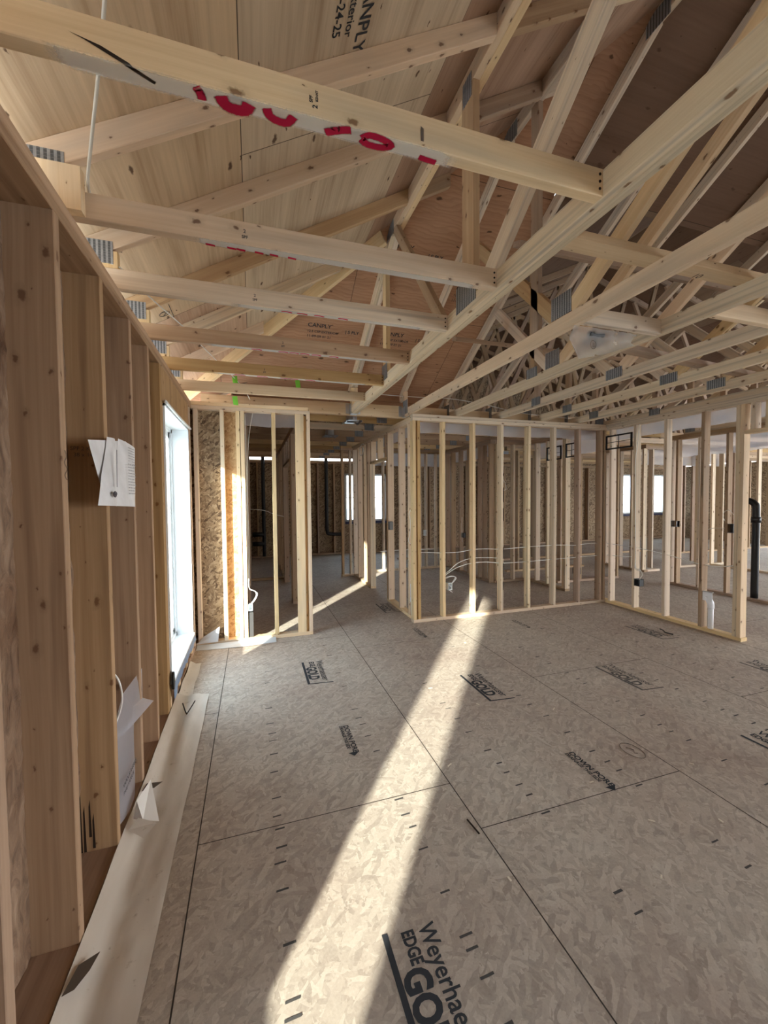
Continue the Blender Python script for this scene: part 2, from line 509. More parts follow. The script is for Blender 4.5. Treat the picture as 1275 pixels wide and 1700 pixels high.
def ribbon(name, pts, halfw, nrm, mat, parent=None):
    """A misty paint stroke lying on a face whose normal is nrm."""
    P = smooth_path(pts, 4); N = Vector(nrm)
    V, F, D = [], [], []
    lanes = [(-1, 0), (-0.45, 1), (0.45, 1), (1, 0)]
    m = len(P)
    for i, p in enumerate(P):
        t = (P[min(i + 1, m - 1)] - P[max(i - 1, 0)]).normalized(); s = t.cross(N).normalized()
        e = 0.0 if i in (0, m - 1) else 1.0
        for a, d in lanes:
            V.append(p + s * a * halfw); D.append(d * e)
    for i in range(m - 1):
        for k in range(3):
            F.append((i * 4 + k, i * 4 + k + 1, i * 4 + k + 5, i * 4 + k + 4))
    o = P[0]
    me = mesh([v - o for v in V], F)
    at = me.attributes.new('dens', 'FLOAT', 'POINT')
    at.data.foreach_set('value', D)
    return link(name, me, mat, parent, o)


def text(name, body, size, M, mat, parent=None, bold=0.0, sx=1.0, shear=0.0, space=1.0):
    cu = bpy.data.curves.new('t', 'FONT')
    cu.body = body; cu.size = size; cu.offset = bold; cu.shear = shear; cu.space_character = space
    cu.resolution_u = 3
    ob = bpy.data.objects.new('t', cu); COL.objects.link(ob)
    dg = bpy.context.evaluated_depsgraph_get()
    me = bpy.data.meshes.new_from_object(ob.evaluated_get(dg))
    bpy.data.objects.remove(ob)
    V = [(v.co.x * sx, v.co.y, 0) for v in me.vertices]
    F = [tuple(p.vertices) for p in me.polygons]
    bpy.data.meshes.remove(me)
    return V, F, M


def joined(name, chunks, mat, parent=None):
    V, F = [], []
    for v, f, M in chunks:
        b = len(V)
        V += [M @ Vector(p) for p in v]; F += [tuple(b + i for i in q) for q in f]
    o = Vector(V[0])
    return link(name, mesh([p - o for p in V], F), mat, parent, o)


def quad_chunk(a, b, c, d):
    return [a, b, c, d], [(0, 1, 2, 3)], Matrix.Identity(4)


# ------------------------------------------------------------------ camera
YAW, PIT, ROL, F_PX, CAM_H = 0.31058187, -0.03587845, -0.00886905, 679.15, 1.5
fw = Vector((math.sin(YAW) * math.cos(PIT), math.cos(YAW) * math.cos(PIT), math.sin(PIT)))
rt = Vector((math.cos(YAW), -math.sin(YAW), 0)); up = rt.cross(fw)
r2 = rt * math.cos(ROL) + up * math.sin(ROL); u2 = -rt * math.sin(ROL) + up * math.cos(ROL)
cam = bpy.data.cameras.new('camera')
cam.sensor_fit = 'VERTICAL'; cam.sensor_height = 24.0; cam.lens = F_PX / 1700 * 24.0; cam.clip_start = 0.03; cam.clip_end = 200
co = bpy.data.objects.new('camera', cam); COL.objects.link(co)
Mc = Matrix((r2, u2, -fw)).transposed().to_4x4(); Mc.translation = Vector((0, 0, CAM_H))
co.matrix_world = Mc
SC.camera = co

# ------------------------------------------------------------------ floor
H = 2.475            # underside of the trusses, top of the double plates
fv, ff = [], []
poly = [(-0.72, -4.6), (14.4, -4.6), (14.4, 10.9), (-0.2, 10.9), (-0.2, 4.585), (-0.72, 4.585)]
for z in (0.0, -0.3):
    fv += [(x, y, z) for x, y in poly]
n = len(poly)
ff.append((0, 1, 2, 3, 4, 5)); ff.append(tuple(range(11, 5, -1)))
for i in range(n):
    j = (i + 1) % n
    ff.append((i, i + n, j + n, j))
floor = link('floor', mesh(fv, ff), OSB_F)
tag(floor, kind='structure')
e = 0.0006
seams = []
for x in (-0.255, 0.955, 2.18, 3.418, 4.64, 5.86, 7.08):
    wob = 0.0026
    seams.append(quad_chunk((x - wob, -4.6, e), (x + wob, -4.6, e), (x + wob, 10.8, e), (x - wob, 10.8, e)))
for x0, x1, ys in ((-0.72, -0.255, (0.6, 3.04)), (-0.255, 0.955, (-0.55, 1.888, 4.33)), (0.955, 2.18, (-0.86, 1.58, 3.93, 6.37, 8.8)),
                   (2.18, 3.418, (0.35, 2.8, 5.24)), (3.418, 4.64, (-0.4, 2.03, 4.47)), (4.64, 5.86, (0.8, 3.24, 5.68)), (5.86, 7.08, (-.4, 2.04, 4.5, 6.9))):
    for y in ys:
        seams.append(quad_chunk((x0, y - 0.0022, e), (x1, y - 0.0022, e), (x1, y + 0.0022, e), (x0, y + 0.0022, e)))
joined('panel_seams', seams, SEAM, floor)
marks = []
rows = [0.951, 1.073, 1.156, 1.20, 1.362, 1.564, 1.686, 1.764, 1.866, 1.946, 2.068, 2.272, 2.436, 2.575, 2.657, 2.78, 2.99, 3.15, 3.408, 3.638, 3.816, 0.749, 4.1, 4.3]
rs = random.Random(3)
for cx in (0.086, 0.665, 1.289, 1.873, 2.503, 3.092, 3.72, 4.30):
    for y in rows:
        if rs.random() < 0.2:
            continue
        x = cx + rs.uniform(-.006, .006); l = rs.uniform(0.018, 0.025); h = rs.uniform(0.0035, 0.0052)
        marks.append(quad_chunk((x - l, y - h, 2 * e), (x + l, y - h + 0.002, 2 * e), (x + l, y + h + .002, 2 * e), (x - l, y + h, 2 * e)))
joined('nailing_marks', marks, plain('nailing_mark_ink', (.075, .068, .063), .85), floor)


def ST(x, y, z=2 * e):      # lettering that reads toward the camera: its x runs along -Y, its y along +X
    m = Matrix(((0, 1, 0, 0), (-1, 0, 0, 0), (0, 0, 1, 0), (0, 0, 0, 1)))
    m.translation = Vector((x, y, z)); return m


def gold_stamp(x, y, s=1.0, mat=INK, line=0.44):
    ch = [text('t', 'Weyerhaeuser', 0.083 * s, ST(x + 0.128 * s, y - 0.01), mat, bold=0.0012, sx=0.83),
          text('t', 'EDGE', 0.060 * s, ST(x + 0.066 * s, y - 0.012), mat, bold=0.0022, sx=0.72),
          text('t', 'GOLD', 0.118 * s, ST(x + 0.028 * s, y - 0.125 * s), mat, bold=0.0052, sx=0.80)]
    L = 0.45 * s
    ch.append(quad_chunk((x, y, 2 * e), (x, y - L, 2 * e), (x + 0.02 * s, y - L, 2 * e), (x + 0.02 * s, y, 2 * e)))
    ch.append(quad_chunk((x, y - L - 0.012, 2 * e), (x + 0.205 * s, y - L - 0.03, 2 * e), (x + 0.205 * s, y - L - 0.018, 2 * e), (x, y - L + 0.001, 2 * e)))
    joined('printed_stamp', ch, mat, floor)


def pore_stamp(x, y, mat=INK):
    ch = [text('t', 'DOWN PORE', 0.046, ST(x + 0.031, y), mat, bold=0.0014, sx=1.06),
          text('t', 'DRAINAGE THIS SIDE', 0.030, ST(x + 0.004, y), mat, bold=0.0010, sx=0.88)]
    ch.append(([(x, y - 0.292, 2 * e), (x + 0.066, y - 0.292, 2 * e), (x + 0.03, y - 0.328, 2 * e)], [(0, 2, 1)], Matrix.Identity(4)))
    joined('printed_stamp', ch, mat, floor)


gold_stamp(0.392, 1.29)
gold_stamp(0.395, 3.735)
gold_stamp(1.625, 3.03)
gold_stamp(2.82, 2.80, mat=INK_F)
gold_stamp(4.03, 3.575, mat=INK_F)
gold_stamp(1.615, 5.47, mat=INK_F)
gold_stamp(4.10, 2.46, mat=INK_F)
gold_stamp(2.855, 1.70, mat=INK)
pore_stamp(0.507, 2.597)
pore_stamp(1.695, 1.90)
pore_stamp(2.94, 4.2, INK_F)
pore_stamp(1.70, 4.30, INK_F)
cv, cf = tube_vf([(2.097 + 0.052 * math.cos(a), 1.797 + 0.075 * math.sin(a), 2 * e) for a in [i * 0.2618 for i in range(25)]], 0.0012, 4)
cv2, cf2 = tube_vf([(2.085, 1.83, 2 * e), (2.11, 1.80, 2 * e), (2.085, 1.775, 2 * e), (2.10, 1.765, 2 * e)], 0.0012, 4)
joined('pencil_circle', [(cv, cf, Matrix.Identity(4)), (cv2, cf2, Matrix.Identity(4))], PENCIL, floor)

ground = link('ground', mesh([(-60, -60, -0.45), (70, -60, -0.45), (70, 70, -0.45), (-60, 70, -0.45)], [(0, 1, 2, 3)]), ground_mat())
tag(ground, kind='structure')

# ------------------------------------------------------------------ framing: studs and plates
ST_W, ST_T = 0.089, 0.038


def stud(x0, x1, y0, y1, label, z0=0.038, z1=2.399, mat=None, group=None, bow=0.0, name='framing_stud'):
    """Upright sawn stud filling the footprint x0..x1, y0..y1."""
    cx, cy = (x0 + x1) / 2, (y0 + y1) / 2
    w, t = (x1 - x0, y1 - y0)
    if w >= t:
        o = board(name, (cx, cy, z0), (cx, cy, z1), w, t, (1, 0, 0), mat, bow=bow)
    else:
        o = board(name, (cx, cy, z0), (cx, cy, z1), t, w, (0, 1, 0), mat, bow=bow)
    return tag(o, label, 'stud', group)


def plate(axis, a0, a1, c0, c1, z0, label, mat=None, name='sole_plate', t=0.038):
    """Flat plate along axis from a0 to a1; c0..c1 across."""
    c = (c0 + c1) / 2; z = z0 + t / 2
    if axis == 'x':
        o = board(name, (a0, c, z), (a1, c, z), c1 - c0, t, (0, 1, 0), mat)
    else:
        o = board(name, (c, a0, z), (c, a1, z), c1 - c0, t, (1, 0, 0), mat)
    return tag(o, label, 'plate')


def top_plates(axis, a0, a1, c0, c1, where, mat=None):
    t = thing('top_plate', 'doubled pine top plate along the top of ' + where, 'plate', ((a0 if axis == 'x' else c0), (c0 if axis == 'x' else a0), 2.399))
    for k in range(2):
        c = (c0 + c1) / 2; z = 2.399 + 0.019 + 0.038 * k
        if axis == 'x':
            board('plate_board', (a0, c, z), (a1 - 0.02 * k, c, z), c1 - c0, 0.0375, (0, 1, 0), mat, t)
        else:
            board('plate_board', (c, a0, z), (c, a1 - 0.02 * k, z), c1 - c0, 0.0375, (1, 0, 0), mat, t)
    return t


rb = random.Random(11)


def mt():
    return rb.choice([PINE, PINE, PINE_G, PINE_B])


# --- outer wall with the window (inner face x = -0.57, 2x6 studs)
LX0, LX1 = -0.71, -0.57
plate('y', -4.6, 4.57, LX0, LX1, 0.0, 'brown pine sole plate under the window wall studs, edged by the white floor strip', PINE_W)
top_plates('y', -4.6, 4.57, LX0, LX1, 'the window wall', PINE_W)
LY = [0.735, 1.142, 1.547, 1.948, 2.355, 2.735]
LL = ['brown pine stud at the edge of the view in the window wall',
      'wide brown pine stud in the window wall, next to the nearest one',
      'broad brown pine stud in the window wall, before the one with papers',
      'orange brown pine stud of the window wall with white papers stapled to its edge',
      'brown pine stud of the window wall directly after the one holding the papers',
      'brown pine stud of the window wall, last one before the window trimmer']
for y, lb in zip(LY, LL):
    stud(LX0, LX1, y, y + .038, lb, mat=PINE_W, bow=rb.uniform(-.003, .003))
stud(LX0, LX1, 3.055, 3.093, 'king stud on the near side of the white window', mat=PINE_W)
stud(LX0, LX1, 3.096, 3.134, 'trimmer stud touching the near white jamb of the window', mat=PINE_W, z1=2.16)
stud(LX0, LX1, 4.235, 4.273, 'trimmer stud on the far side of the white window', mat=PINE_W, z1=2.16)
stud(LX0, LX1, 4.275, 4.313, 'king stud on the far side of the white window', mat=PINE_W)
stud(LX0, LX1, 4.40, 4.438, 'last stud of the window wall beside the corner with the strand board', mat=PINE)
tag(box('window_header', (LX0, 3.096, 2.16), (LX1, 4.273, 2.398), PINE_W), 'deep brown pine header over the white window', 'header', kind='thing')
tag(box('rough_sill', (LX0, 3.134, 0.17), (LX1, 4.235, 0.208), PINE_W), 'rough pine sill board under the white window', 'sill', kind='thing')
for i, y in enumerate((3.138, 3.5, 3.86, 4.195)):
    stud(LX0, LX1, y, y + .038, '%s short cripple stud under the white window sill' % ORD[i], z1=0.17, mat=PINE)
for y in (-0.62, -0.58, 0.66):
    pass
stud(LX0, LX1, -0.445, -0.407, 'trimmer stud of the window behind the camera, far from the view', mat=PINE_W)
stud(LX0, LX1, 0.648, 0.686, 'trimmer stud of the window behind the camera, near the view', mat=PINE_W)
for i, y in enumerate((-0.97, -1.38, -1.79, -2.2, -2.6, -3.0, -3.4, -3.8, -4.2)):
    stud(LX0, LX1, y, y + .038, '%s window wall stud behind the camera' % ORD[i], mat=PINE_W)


def wall_sheet(name, axis, c0, c1, rects, mat=OSB_W):
    """Exterior strand board; local x,y lie in the sheet. rects are (a0, a1, z0, z1)."""
    V, F = [], []
    for a0, a1, z0, z1 in rects:
        v, f = box_vf((a0, z0, 0), (a1, z1, c1 - c0))
        b = len(V); V += v; F += [tuple(b + i for i in q) for q in f]
    if axis == 'y':     # sheet in the Y-Z plane
        M = Matrix(((0, 0, 1, c0), (1, 0, 0, 0), (0, 1, 0, 0), (0, 0, 0, 1)))
    else:
        M = Matrix(((1, 0, 0, 0), (0, 0, 1, c0), (0, 1, 0, 0), (0, 0, 0, 1)))
    o = link(name, mesh(V, F), mat, None, M)
    return tag(o, kind='structure')


wall_sheet('wall_left', 'y', -0.722, -0.711, [(-4.6, -0.405, -.3, 2.47), (-0.405, 0.645, -.3, 0.275), (-0.405, 0.645, 2.16, 2.47), (0.645, 3.134, -.3, 2.47),
                                            (3.134, 4.235, -.3, 0.17), (3.134, 4.235, 2.16, 2.47), (4.235, 4.585, -.3, 2.47)])


# --- crinkled brown lining between the studs
V, F = [], []
m, q = 150, 60
for i in range(m + 1):
    y = 0.25 + 2.83 * i / m
    for k in range(q + 1):
        z = .04 + 2.36 * k / q
        V.append((-0.706 + .012 * abs(noise.noise((y * 9, z * 5, 1))) + .010 * abs(noise.noise((y * 31, z * 12, 4))), y, z))
for i in range(m):
    for k in range(q):
        a = i * (q + 1) + k; F.append((a, a + q + 1, a + q + 2, a + 1))


def crinkle():
    t = NT('crinkled_brown_lining')
    tc = t.n('ShaderNodeTexCoord')
    n1 = t.noise(t.mapping(tc.outputs['Object'], (9, 22, 9)), 1.0, 4, .6, 1.2).outputs['Fac']
    n2 = t.noise(tc.outputs['Object'], 4, 4).outputs['Fac']
    c = t.ramp(n1, [(.3, (.13, .08, .052)), (.55, (.29, .19, .125)), (.75, (.40, .285, .20))])
    c = t.mix(t.ramp(n2, [(.45, (0, 0, 0)), (.7, (1, 1, 1))]), c, t.mix(1.0, c, (.60, .50, .43), 'MULTIPLY'))
    t.bsdf(c, .45, bump=n1, bump_s=.7, bump_d=.01, spec=.4)
    return t.m


tag(link('wall_lining', mesh(V, F, True), crinkle()), kind='structure')

# --- windows of the outer wall
def window(name, y0, y1, z0, z1, fancy=True):
    w = bpy.data.objects.new(name, None); COL.objects.link(w); w.location = (-0.64, y0, z0); PINV[w.name] = Matrix.Translation(w.location).inverted()
    tag(w, kind='structure')
    xo, xi = -0.765, -0.560
    boxes('jamb_liner', [((-0.70, y0, z0), (xi, y0 + .016, z1)), ((-0.70, y1 - .016, z0), (xi, y1, z1)), ((-0.70, y0, z1 - .016), (xi, y1, z1))], VINYL, w, (-0.64, y0, z0))
    box('window_sill', (-0.70, y0 - .01, z0), (xi + .012, y1 + .01, z0 + .018), VINYL, w)
    f = 0.045
    a0, a1, b0, b1 = y0 + .004, y1 - .004, z0 + .004, z1 - .004
    boxes('window_frame', [((xo, a0, b0), (-0.70, a0 + f, b1)), ((xo, a1 - f, b0), (-0.70, a1, b1)), ((xo, a0, b0), (-0.70, a1, b0 + f)), ((xo, a0, b1 - f), (-0.70, a1, b1))], VINYL, w, (-0.73, y0, z0))
    s = 0.05
    c0, c1, d0, d1 = a0 + f, a1 - f, b0 + f, b1 - f
    sash = boxes('sash', [((xo + .012, c0, d0), (-0.715, c0 + s, d1)), ((xo + .012, c1 - s, d0), (-0.715, c1, d1)), ((xo + .012, c0, d0), (-0.715, c1, d0 + s)), ((xo + .012, c0, d1 - s), (-0.715, c1, d1))], VINYL, w, (-0.73, y0, z0))
    box('pane', (-0.744, c0 + s, d0 + s), (-0.738, c1 - s, d1 - s), GLASS, sash)
    if fancy:
        # crank handle folded on the sill, blue membrane flaps and head bead
        tube('crank_handle', [(-0.69, y0 + .30, z0 + .03), (-0.67, y0 + .33, z0 + .05), (-0.665, y0 + .42, z0 + .055), (-0.675, y0 + .48, z0 + .035)], 0.011, VINYL, w)
        V, F = [], []
        m = 28
        for i in range(m + 1):
            y = y0 - .02 + (y1 - y0 + .02) * i / m
            d = 0.055 + 0.03 * noise.noise((y * 9, 1, 0)) + (0.05 if i < 3 else 0)
            V += [(xi + .013, y, z0 - .002), (xi + .020 + 0.012 * noise.noise((y * 14, 4, 0)), y, z0 - d)]
        F = [(2 * i, 2 * i + 1, 2 * i + 3, 2 * i + 2) for i in range(m)]
        o = link('sill_membrane', mesh([Vector(v) - Vector(V[0]) for v in V], F), BLUEM, w, Vector(V[0])); o['label'] = 'torn blue grey membrane flap under the sill'
        tube('head_bead', [(xi + .01, y0 - .02, z1 + .008), (xi + .01, y0 + .5, z1 + .004), (xi + .012, y1 + .04, z1 + .008)], 0.011, VINYL, w)
        V, F = tube_vf([(xi + .004, y0 - .018, z0 + .0), (xi + .018, y0 - .018, z0 + .0)], 0.03, 16)
        V = [Vector((v.x, v.y, z0 + .03 + (v.z - z0) * 2.1)) for v in V]
        link('corner_cap', mesh([v - Vector(V[0]) for v in V], F, False), BLACK, w, Vector(V[0]))['label'] = 'black oval plastic cap at the sill corner'
    return w


window('window_1', 3.137, 4.232, 0.21, 2.155)
window('window_2', -0.40, 0.642, 0.28, 2.155, False)

# --- short return wall (front face y = 4.48) with the strand board corner
Y0, Y1 = 4.48, 4.569
plate('x', -0.568, 0.607, Y0, Y1, 0.0, 'pine sole plate of the short wall between the strand board corner and the hall', PINE)
top_plates('x', -0.568, 0.607, Y0, Y1, 'the short wall beside the hall', PINE)
for x, lb, m in ((-0.55, 'thin stud in the inner corner against the strand board, beside the window wall', PINE),
                 (-0.302, 'pine stud splitting the grey strand board from the amber strand board', PINE_G),
                 (-0.150, 'sunlit stud bordering the amber strand board panel', PINE),
                 (-0.106, 'brightly sunlit stud carrying the white cables and outlet beside the dark opening', PINE),
                 (0.207, 'lone wavy edged sunlit stud standing in the dark opening of the short wall', PINE),
                 (0.569, 'outermost end stud of the short wall, at the hall entrance', PINE)):
    stud(x, x + .038, Y0, Y1, lb, mat=m, bow=rb.uniform(-.002, .002))
stud(0.449, 0.538, Y0, Y0 + .038, 'wide flat stud facing the room near the end of the short wall', mat=PINE)
stud(0.53, 0.568, Y0 + .04, Y1, 'filler stud hidden between the end studs of the short wall', mat=PINE, z1=2.39)
wall_sheet('wall_corner', 'x', 4.572, 4.583, [(-0.722, -0.28, -.3, 2.47)])
o = wall_sheet('wall_corner_amber', 'x', 4.571, 4.583, [(-0.28, -0.113, -.3, 2.47)], OSB_SUN)  # same sheet as the corner board, coloured as if sunlit

# --- centre partition facing the room (front y = 4.48, x 1.80 .. 4.69)
plate('x', 1.80, 4.69, Y0, Y1, 0.0, 'pine sole plate of the long partition facing the room, crossed by the sunbeam', PINE)
top_plates('x', 1.80, 4.69, Y0, Y1, 'the long partition facing the room', PINE_G)
stud(1.80, 1.838, Y0, Y1, 'pale corner stud of the long partition where it turns into the hall', mat=PINE)
stud(1.86, 1.898, Y0 + .01, Y1, 'amber stud just inside the hall corner of the long partition', mat=PINE_B)
for i, x in enumerate((2.202, 2.61, 3.013, 3.425, 3.825, 4.23)):
    extra = ['carrying the outlet in the sunbeam', 'next after the sunbeam', 'with dark bark streaks', 'with pale edge', 'with two cables through it', 'closest to the inner corner'][i]
    s = stud(x - .019, x + .019, Y0, Y1, '%s stud from the hall corner in the long partition %s' % (ORD[i], extra), mat=[PINE, PINE, PINE_G, PINE_G, PINE_G, PINE_D][i], bow=rb.uniform(-.006, .006))
    if i == 2:
        ch = []
        for z0, z1 in ((0.30, 0.42), (0.46, 0.66), (0.70, 0.86), (1.18, 1.36), (1.42, 1.62), (1.75, 1.80)):
            ch.append(quad_chunk((x + .012, Y0 - .0012, z0), (x + .0185, Y0 - .0012, z0 + .01), (x + .0185, Y0 - .0012, z1), (x + .010, Y0 - .0012, z1 - .02)))
        joined('bark_streak', ch, BARK, s)
stud(4.585, 4.623, Y0, Y1, 'inner corner stud at the right end of the long partition', mat=PINE_D)
stud(4.645, 4.683, Y0, Y1, 'second inner corner stud touching the side partition', mat=PINE_D)

# --- side partition (face x = 4.69), running back toward the camera
CX0, CX1 = 4.69, 4.779
plate('y', 2.80, 4.57, CX0, CX1, 0.0, 'pine sole plate of the side partition with the white pipe', PINE)
top_plates('y', 1.4, 4.57, CX0, CX1, 'the side partition with the white pipe', PINE_G)
for y0, lb, m in ((4.40, 'first stud of the side partition at the inner corner, under the black frame', PINE_G),
                  (4.027, 'stud of the side partition carrying the dark outlet box and hanging cable', PINE_G),
                  (3.615, 'middle stud of the side partition, plain and pale', PINE_G),
                  (3.188, 'split stud of the side partition right behind the white pipe', PINE_D),
                  (2.85, 'inner stud of the doubled post at the doorway end of the side partition', PINE_G),
                  (2.81, 'outer stud of the doubled post at the doorway end of the side partition', PINE)):
    s = stud(CX0, CX1, y0, y0 + .038, lb, mat=m, bow=rb.uniform(-.004, .004))
    if abs(y0 - 3.188) < .01:
        ch = []
        for z0, z1 in ((0.5, 0.95), (1.45, 1.9)):
            joined('split_line', [quad_chunk((CX0 - .001, y0 + .016, z0), (CX0 - .001, y0 + .022, z0 + .05), (CX0 - .001, y0 + .023, z1), (CX0 - .001, y0 + .018, z1 - .05))], BARK, s)
stud(CX0, CX1, 1.86, 1.898, 'far jamb stud of the doorway in the side partition, beyond the view', mat=PINE)
plate('y', 1.86, 2.81, CX0, CX1, 2.10, 'flat pine header over the doorway in the side partition', PINE, 'door_header_board', .038)
stud(CX0, CX1, 2.60, 2.638, 'short cripple stud above the doorway header of the side partition', z0=2.14, mat=PINE_G)
stud(CX0, CX1, 2.72, 2.758, 'second short cripple stud above the doorway header by the doubled post', z0=2.14, mat=PINE_G)

# --- hall side wall (x 1.83 .. 1.92), with door opening
DX0, DX1 = 1.83, 1.919
plate('y', 4.57, 5.585, DX0, DX1, 0.0, 'short sole plate of the hall side wall before its doorway', PINE)
plate('y', 6.44, 7.65, DX0, DX1, 0.0, 'sole plate of the hall side wall past its doorway, lit by the sun', PINE)
top_plates('y', 4.57, 7.66, DX0, DX1, 'the hall side wall', PINE)
for y0, lb in ((4.70, 'stud of the hall side wall next to the white pipe'), (5.04, 'knotty stud of the hall side wall beside the grey switch box'),
               (5.505, 'near jamb stud of the hall doorway holding the grey switch box'), (5.547, 'near king stud of the hall doorway'),
               (6.44, 'far jamb stud of the hall doorway'), (6.60, 'far king stud of the hall doorway'), (6.83, 'sunlit stud past the hall doorway'),
               (7.24, 'stud of the hall side wall between the sunlit stud and the end post'), (7.60, 'end post at the back of the hall side wall')):
    stud(DX0, DX1, y0, y0 + .038, lb, mat=mt(), z1=(2.04 if '6.44' in str(y0) or '5.547' in str(y0) else 2.399))
plate('y', 5.585, 6.44, DX0, DX1, 2.04, 'flat pine header board over the hall doorway', PINE, 'door_header_board')
for i, y in enumerate((5.62, 5.98, 6.36)):
    stud(DX0, DX1, y, y + .038, '%s cripple stud above the hall doorway header' % ORD[i], z0=2.08, mat=mt())
plate('x', 1.60, 1.83, 7.61, 7.70, 0.0, 'stub sole plate at the back end of the hall side wall', PINE)
for x, lb in ((1.605, 'free standing end stud of the stub at the back of the hall'), (1.76, 'second stud of the stub at the back of the hall')):
    stud(x, x + .038, 7.61, 7.70, lb, mat=mt())
top_plates('x', 1.60, 1.83, 7.61, 7.70, 'the stub wall behind the hall')

# --- hall's other wall (x 0.52 .. 0.61)
EX0, EX1 = 0.52, 0.609
for y0, lb in ((5.86, 'near jamb stud across the hall, standing in the dark room'), (5.90, 'doubled stud behind the near jamb of the dark room'), (6.05, 'third stud of the near jamb of the dark room'),
               (7.42, 'far jamb stud of the dark room'), (7.46, 'doubled stud at the far jamb of the dark room'), (7.62, 'third stud at the far jamb of the dark room'),
               (8.1, 'stud past the far jamb toward the back wall'), (8.6, 'next stud past the far jamb toward the back wall'), (9.2, 'stud half way to the back wall in the dark room'), (9.8, 'last stud before the back wall in the dark room')):
    stud(EX0, EX1, y0, y0 + .038, lb, mat=PINE_D)
plate('y', 5.86, 6.09, EX0, EX1, 0.0, 'short sole plate under the near jamb of the dark room', PINE_D)
plate('y', 7.42, 10.6, EX0, EX1, 0.0, 'sole plate running from the far jamb of the dark room to the back wall', PINE_D)
top_plates('y', 4.575, 10.6, EX0, EX1, 'the wall between hall and dark room', PINE_D)
plate('y', 6.09, 7.42, EX0, EX1, 2.04, 'header board over the dark room opening', PINE_D, 'door_header_board')
for i, y in enumerate((6.35, 6.75, 7.1)):
    stud(EX0, EX1, y, y + .038, '%s cripple stud above the dark room header' % ORD[i], z0=2.08, mat=PINE_D)
for i, a in enumerate((6.2, 6.7)):
    o = board('diagonal_brace', (0.565, a, 2.09), (0.565, a + .35, 2.39), .03, .02, (1, 0, 0), PINE_D)
    tag(o, '%s thin diagonal brace above the dark room header' % ORD[i], 'brace')
plate('x', -0.04, 0.52, 7.76, 7.85, 0.0, 'sole plate crossing the floor of the dark room', PINE_D)
# outer wall of the back rooms
plate('y', 4.59, 10.7, -0.19, -0.05, 0.0, 'sole plate of the outer wall in the dark room', PINE_D)
top_plates('y', 4.59, 10.7, -0.19, -0.05, 'the outer wall of the dark room', PINE_D)
for i in range(14):
    y = 4.75 + .41 * i
    stud(-0.19, -0.05, y, y + .038, '%s outer wall stud of the dark room counted from the short wall' % ORD[i], mat=PINE_D)
wall_sheet('wall_left_rear', 'y', -0.203, -0.192, [(4.59, 10.9, -.3, 2.47)])

# --- back wall of the house, y = 10.75
FY0, FY1 = 10.75, 10.89
wall_sheet('wall_back', 'x', 10.891, 10.902, [(-0.2, 2.36, -.3, 2.43), (2.36, 3.52, -.3, 0.86), (2.36, 3.52, 2.14, 2.43), (3.52, 11.6, -.3, 2.43),
                                             (11.6, 12.35, -.3, .86), (11.6, 12.35, 2.2, 2.43), (12.35, 13.35, -.3, 2.43), (13.35, 13.95, -.3, .86), (13.35, 13.95, 2.2, 2.43), (13.95, 14.4, -.3, 2.43)])
plate('x', -0.18, 14.3, FY0, FY1, 0.0, 'sole plate of the back wall of the house', PINE_D)
top_plates('x', -0.18, 14.3, FY0, FY1, 'the back wall of the house', PINE_D)
bx = [0.10, 0.62, 1.10, 1.62, 2.05, 2.31, 2.80, 3.02, 3.53, 4.0, 4.41, 4.82, 5.22, 5.63, 6.04, 6.44, 6.85, 7.3, 7.7, 8.1, 8.9, 9.7, 10.5]
for i, x in enumerate(bx):
    z0, z1 = (0.038, 2.40)
    if 2.36 < x < 3.5:
        z1 = 0.86
    stud(x, x + .038, FY0, FY1, 'back wall stud, %s from the dark room corner' % (ORD[i] if i < 20 else ['twenty-first', 'twenty-second', 'twenty-third'][i - 20]), z0, z1, PINE_D)
stud(2.93, 2.968, 10.72, 10.748, 'mullion post standing before the back window', 0.038, 2.40, PINE_D)


def back_window(name, x0, x1, z0, z1):
    w = bpy.data.objects.new(name, None); COL.objects.link(w); w.location = (x0, 10.85, z0); PINV[w.name] = Matrix.Translation(w.location).inverted()
    tag(w, kind='structure')
    f = .05
    boxes('window_frame', [((x0, 10.76, z0), (x0 + f, 10.90, z1)), ((x1 - f, 10.76, z0), (x1, 10.90, z1)), ((x0, 10.76, z0), (x1, 10.90, z0 + f)), ((x0, 10.76, z1 - f), (x1, 10.90, z1)),
                           ((x0, 10.86, (z0 + z1) / 2 - .012), (x1, 10.88, (z0 + z1) / 2 + .012))], VINYL, w, (x0, 10.85, z0))
    box('pane', (x0 + f, 10.868, z0 + f), (x1 - f, 10.874, z1 - f), GLASS, w)
    box('sill_membrane', (x0, 10.735, z0 - .07), (x1, 10.748, z0), plain('dark_blue_membrane', (0.05, 0.055, 0.11)), w)


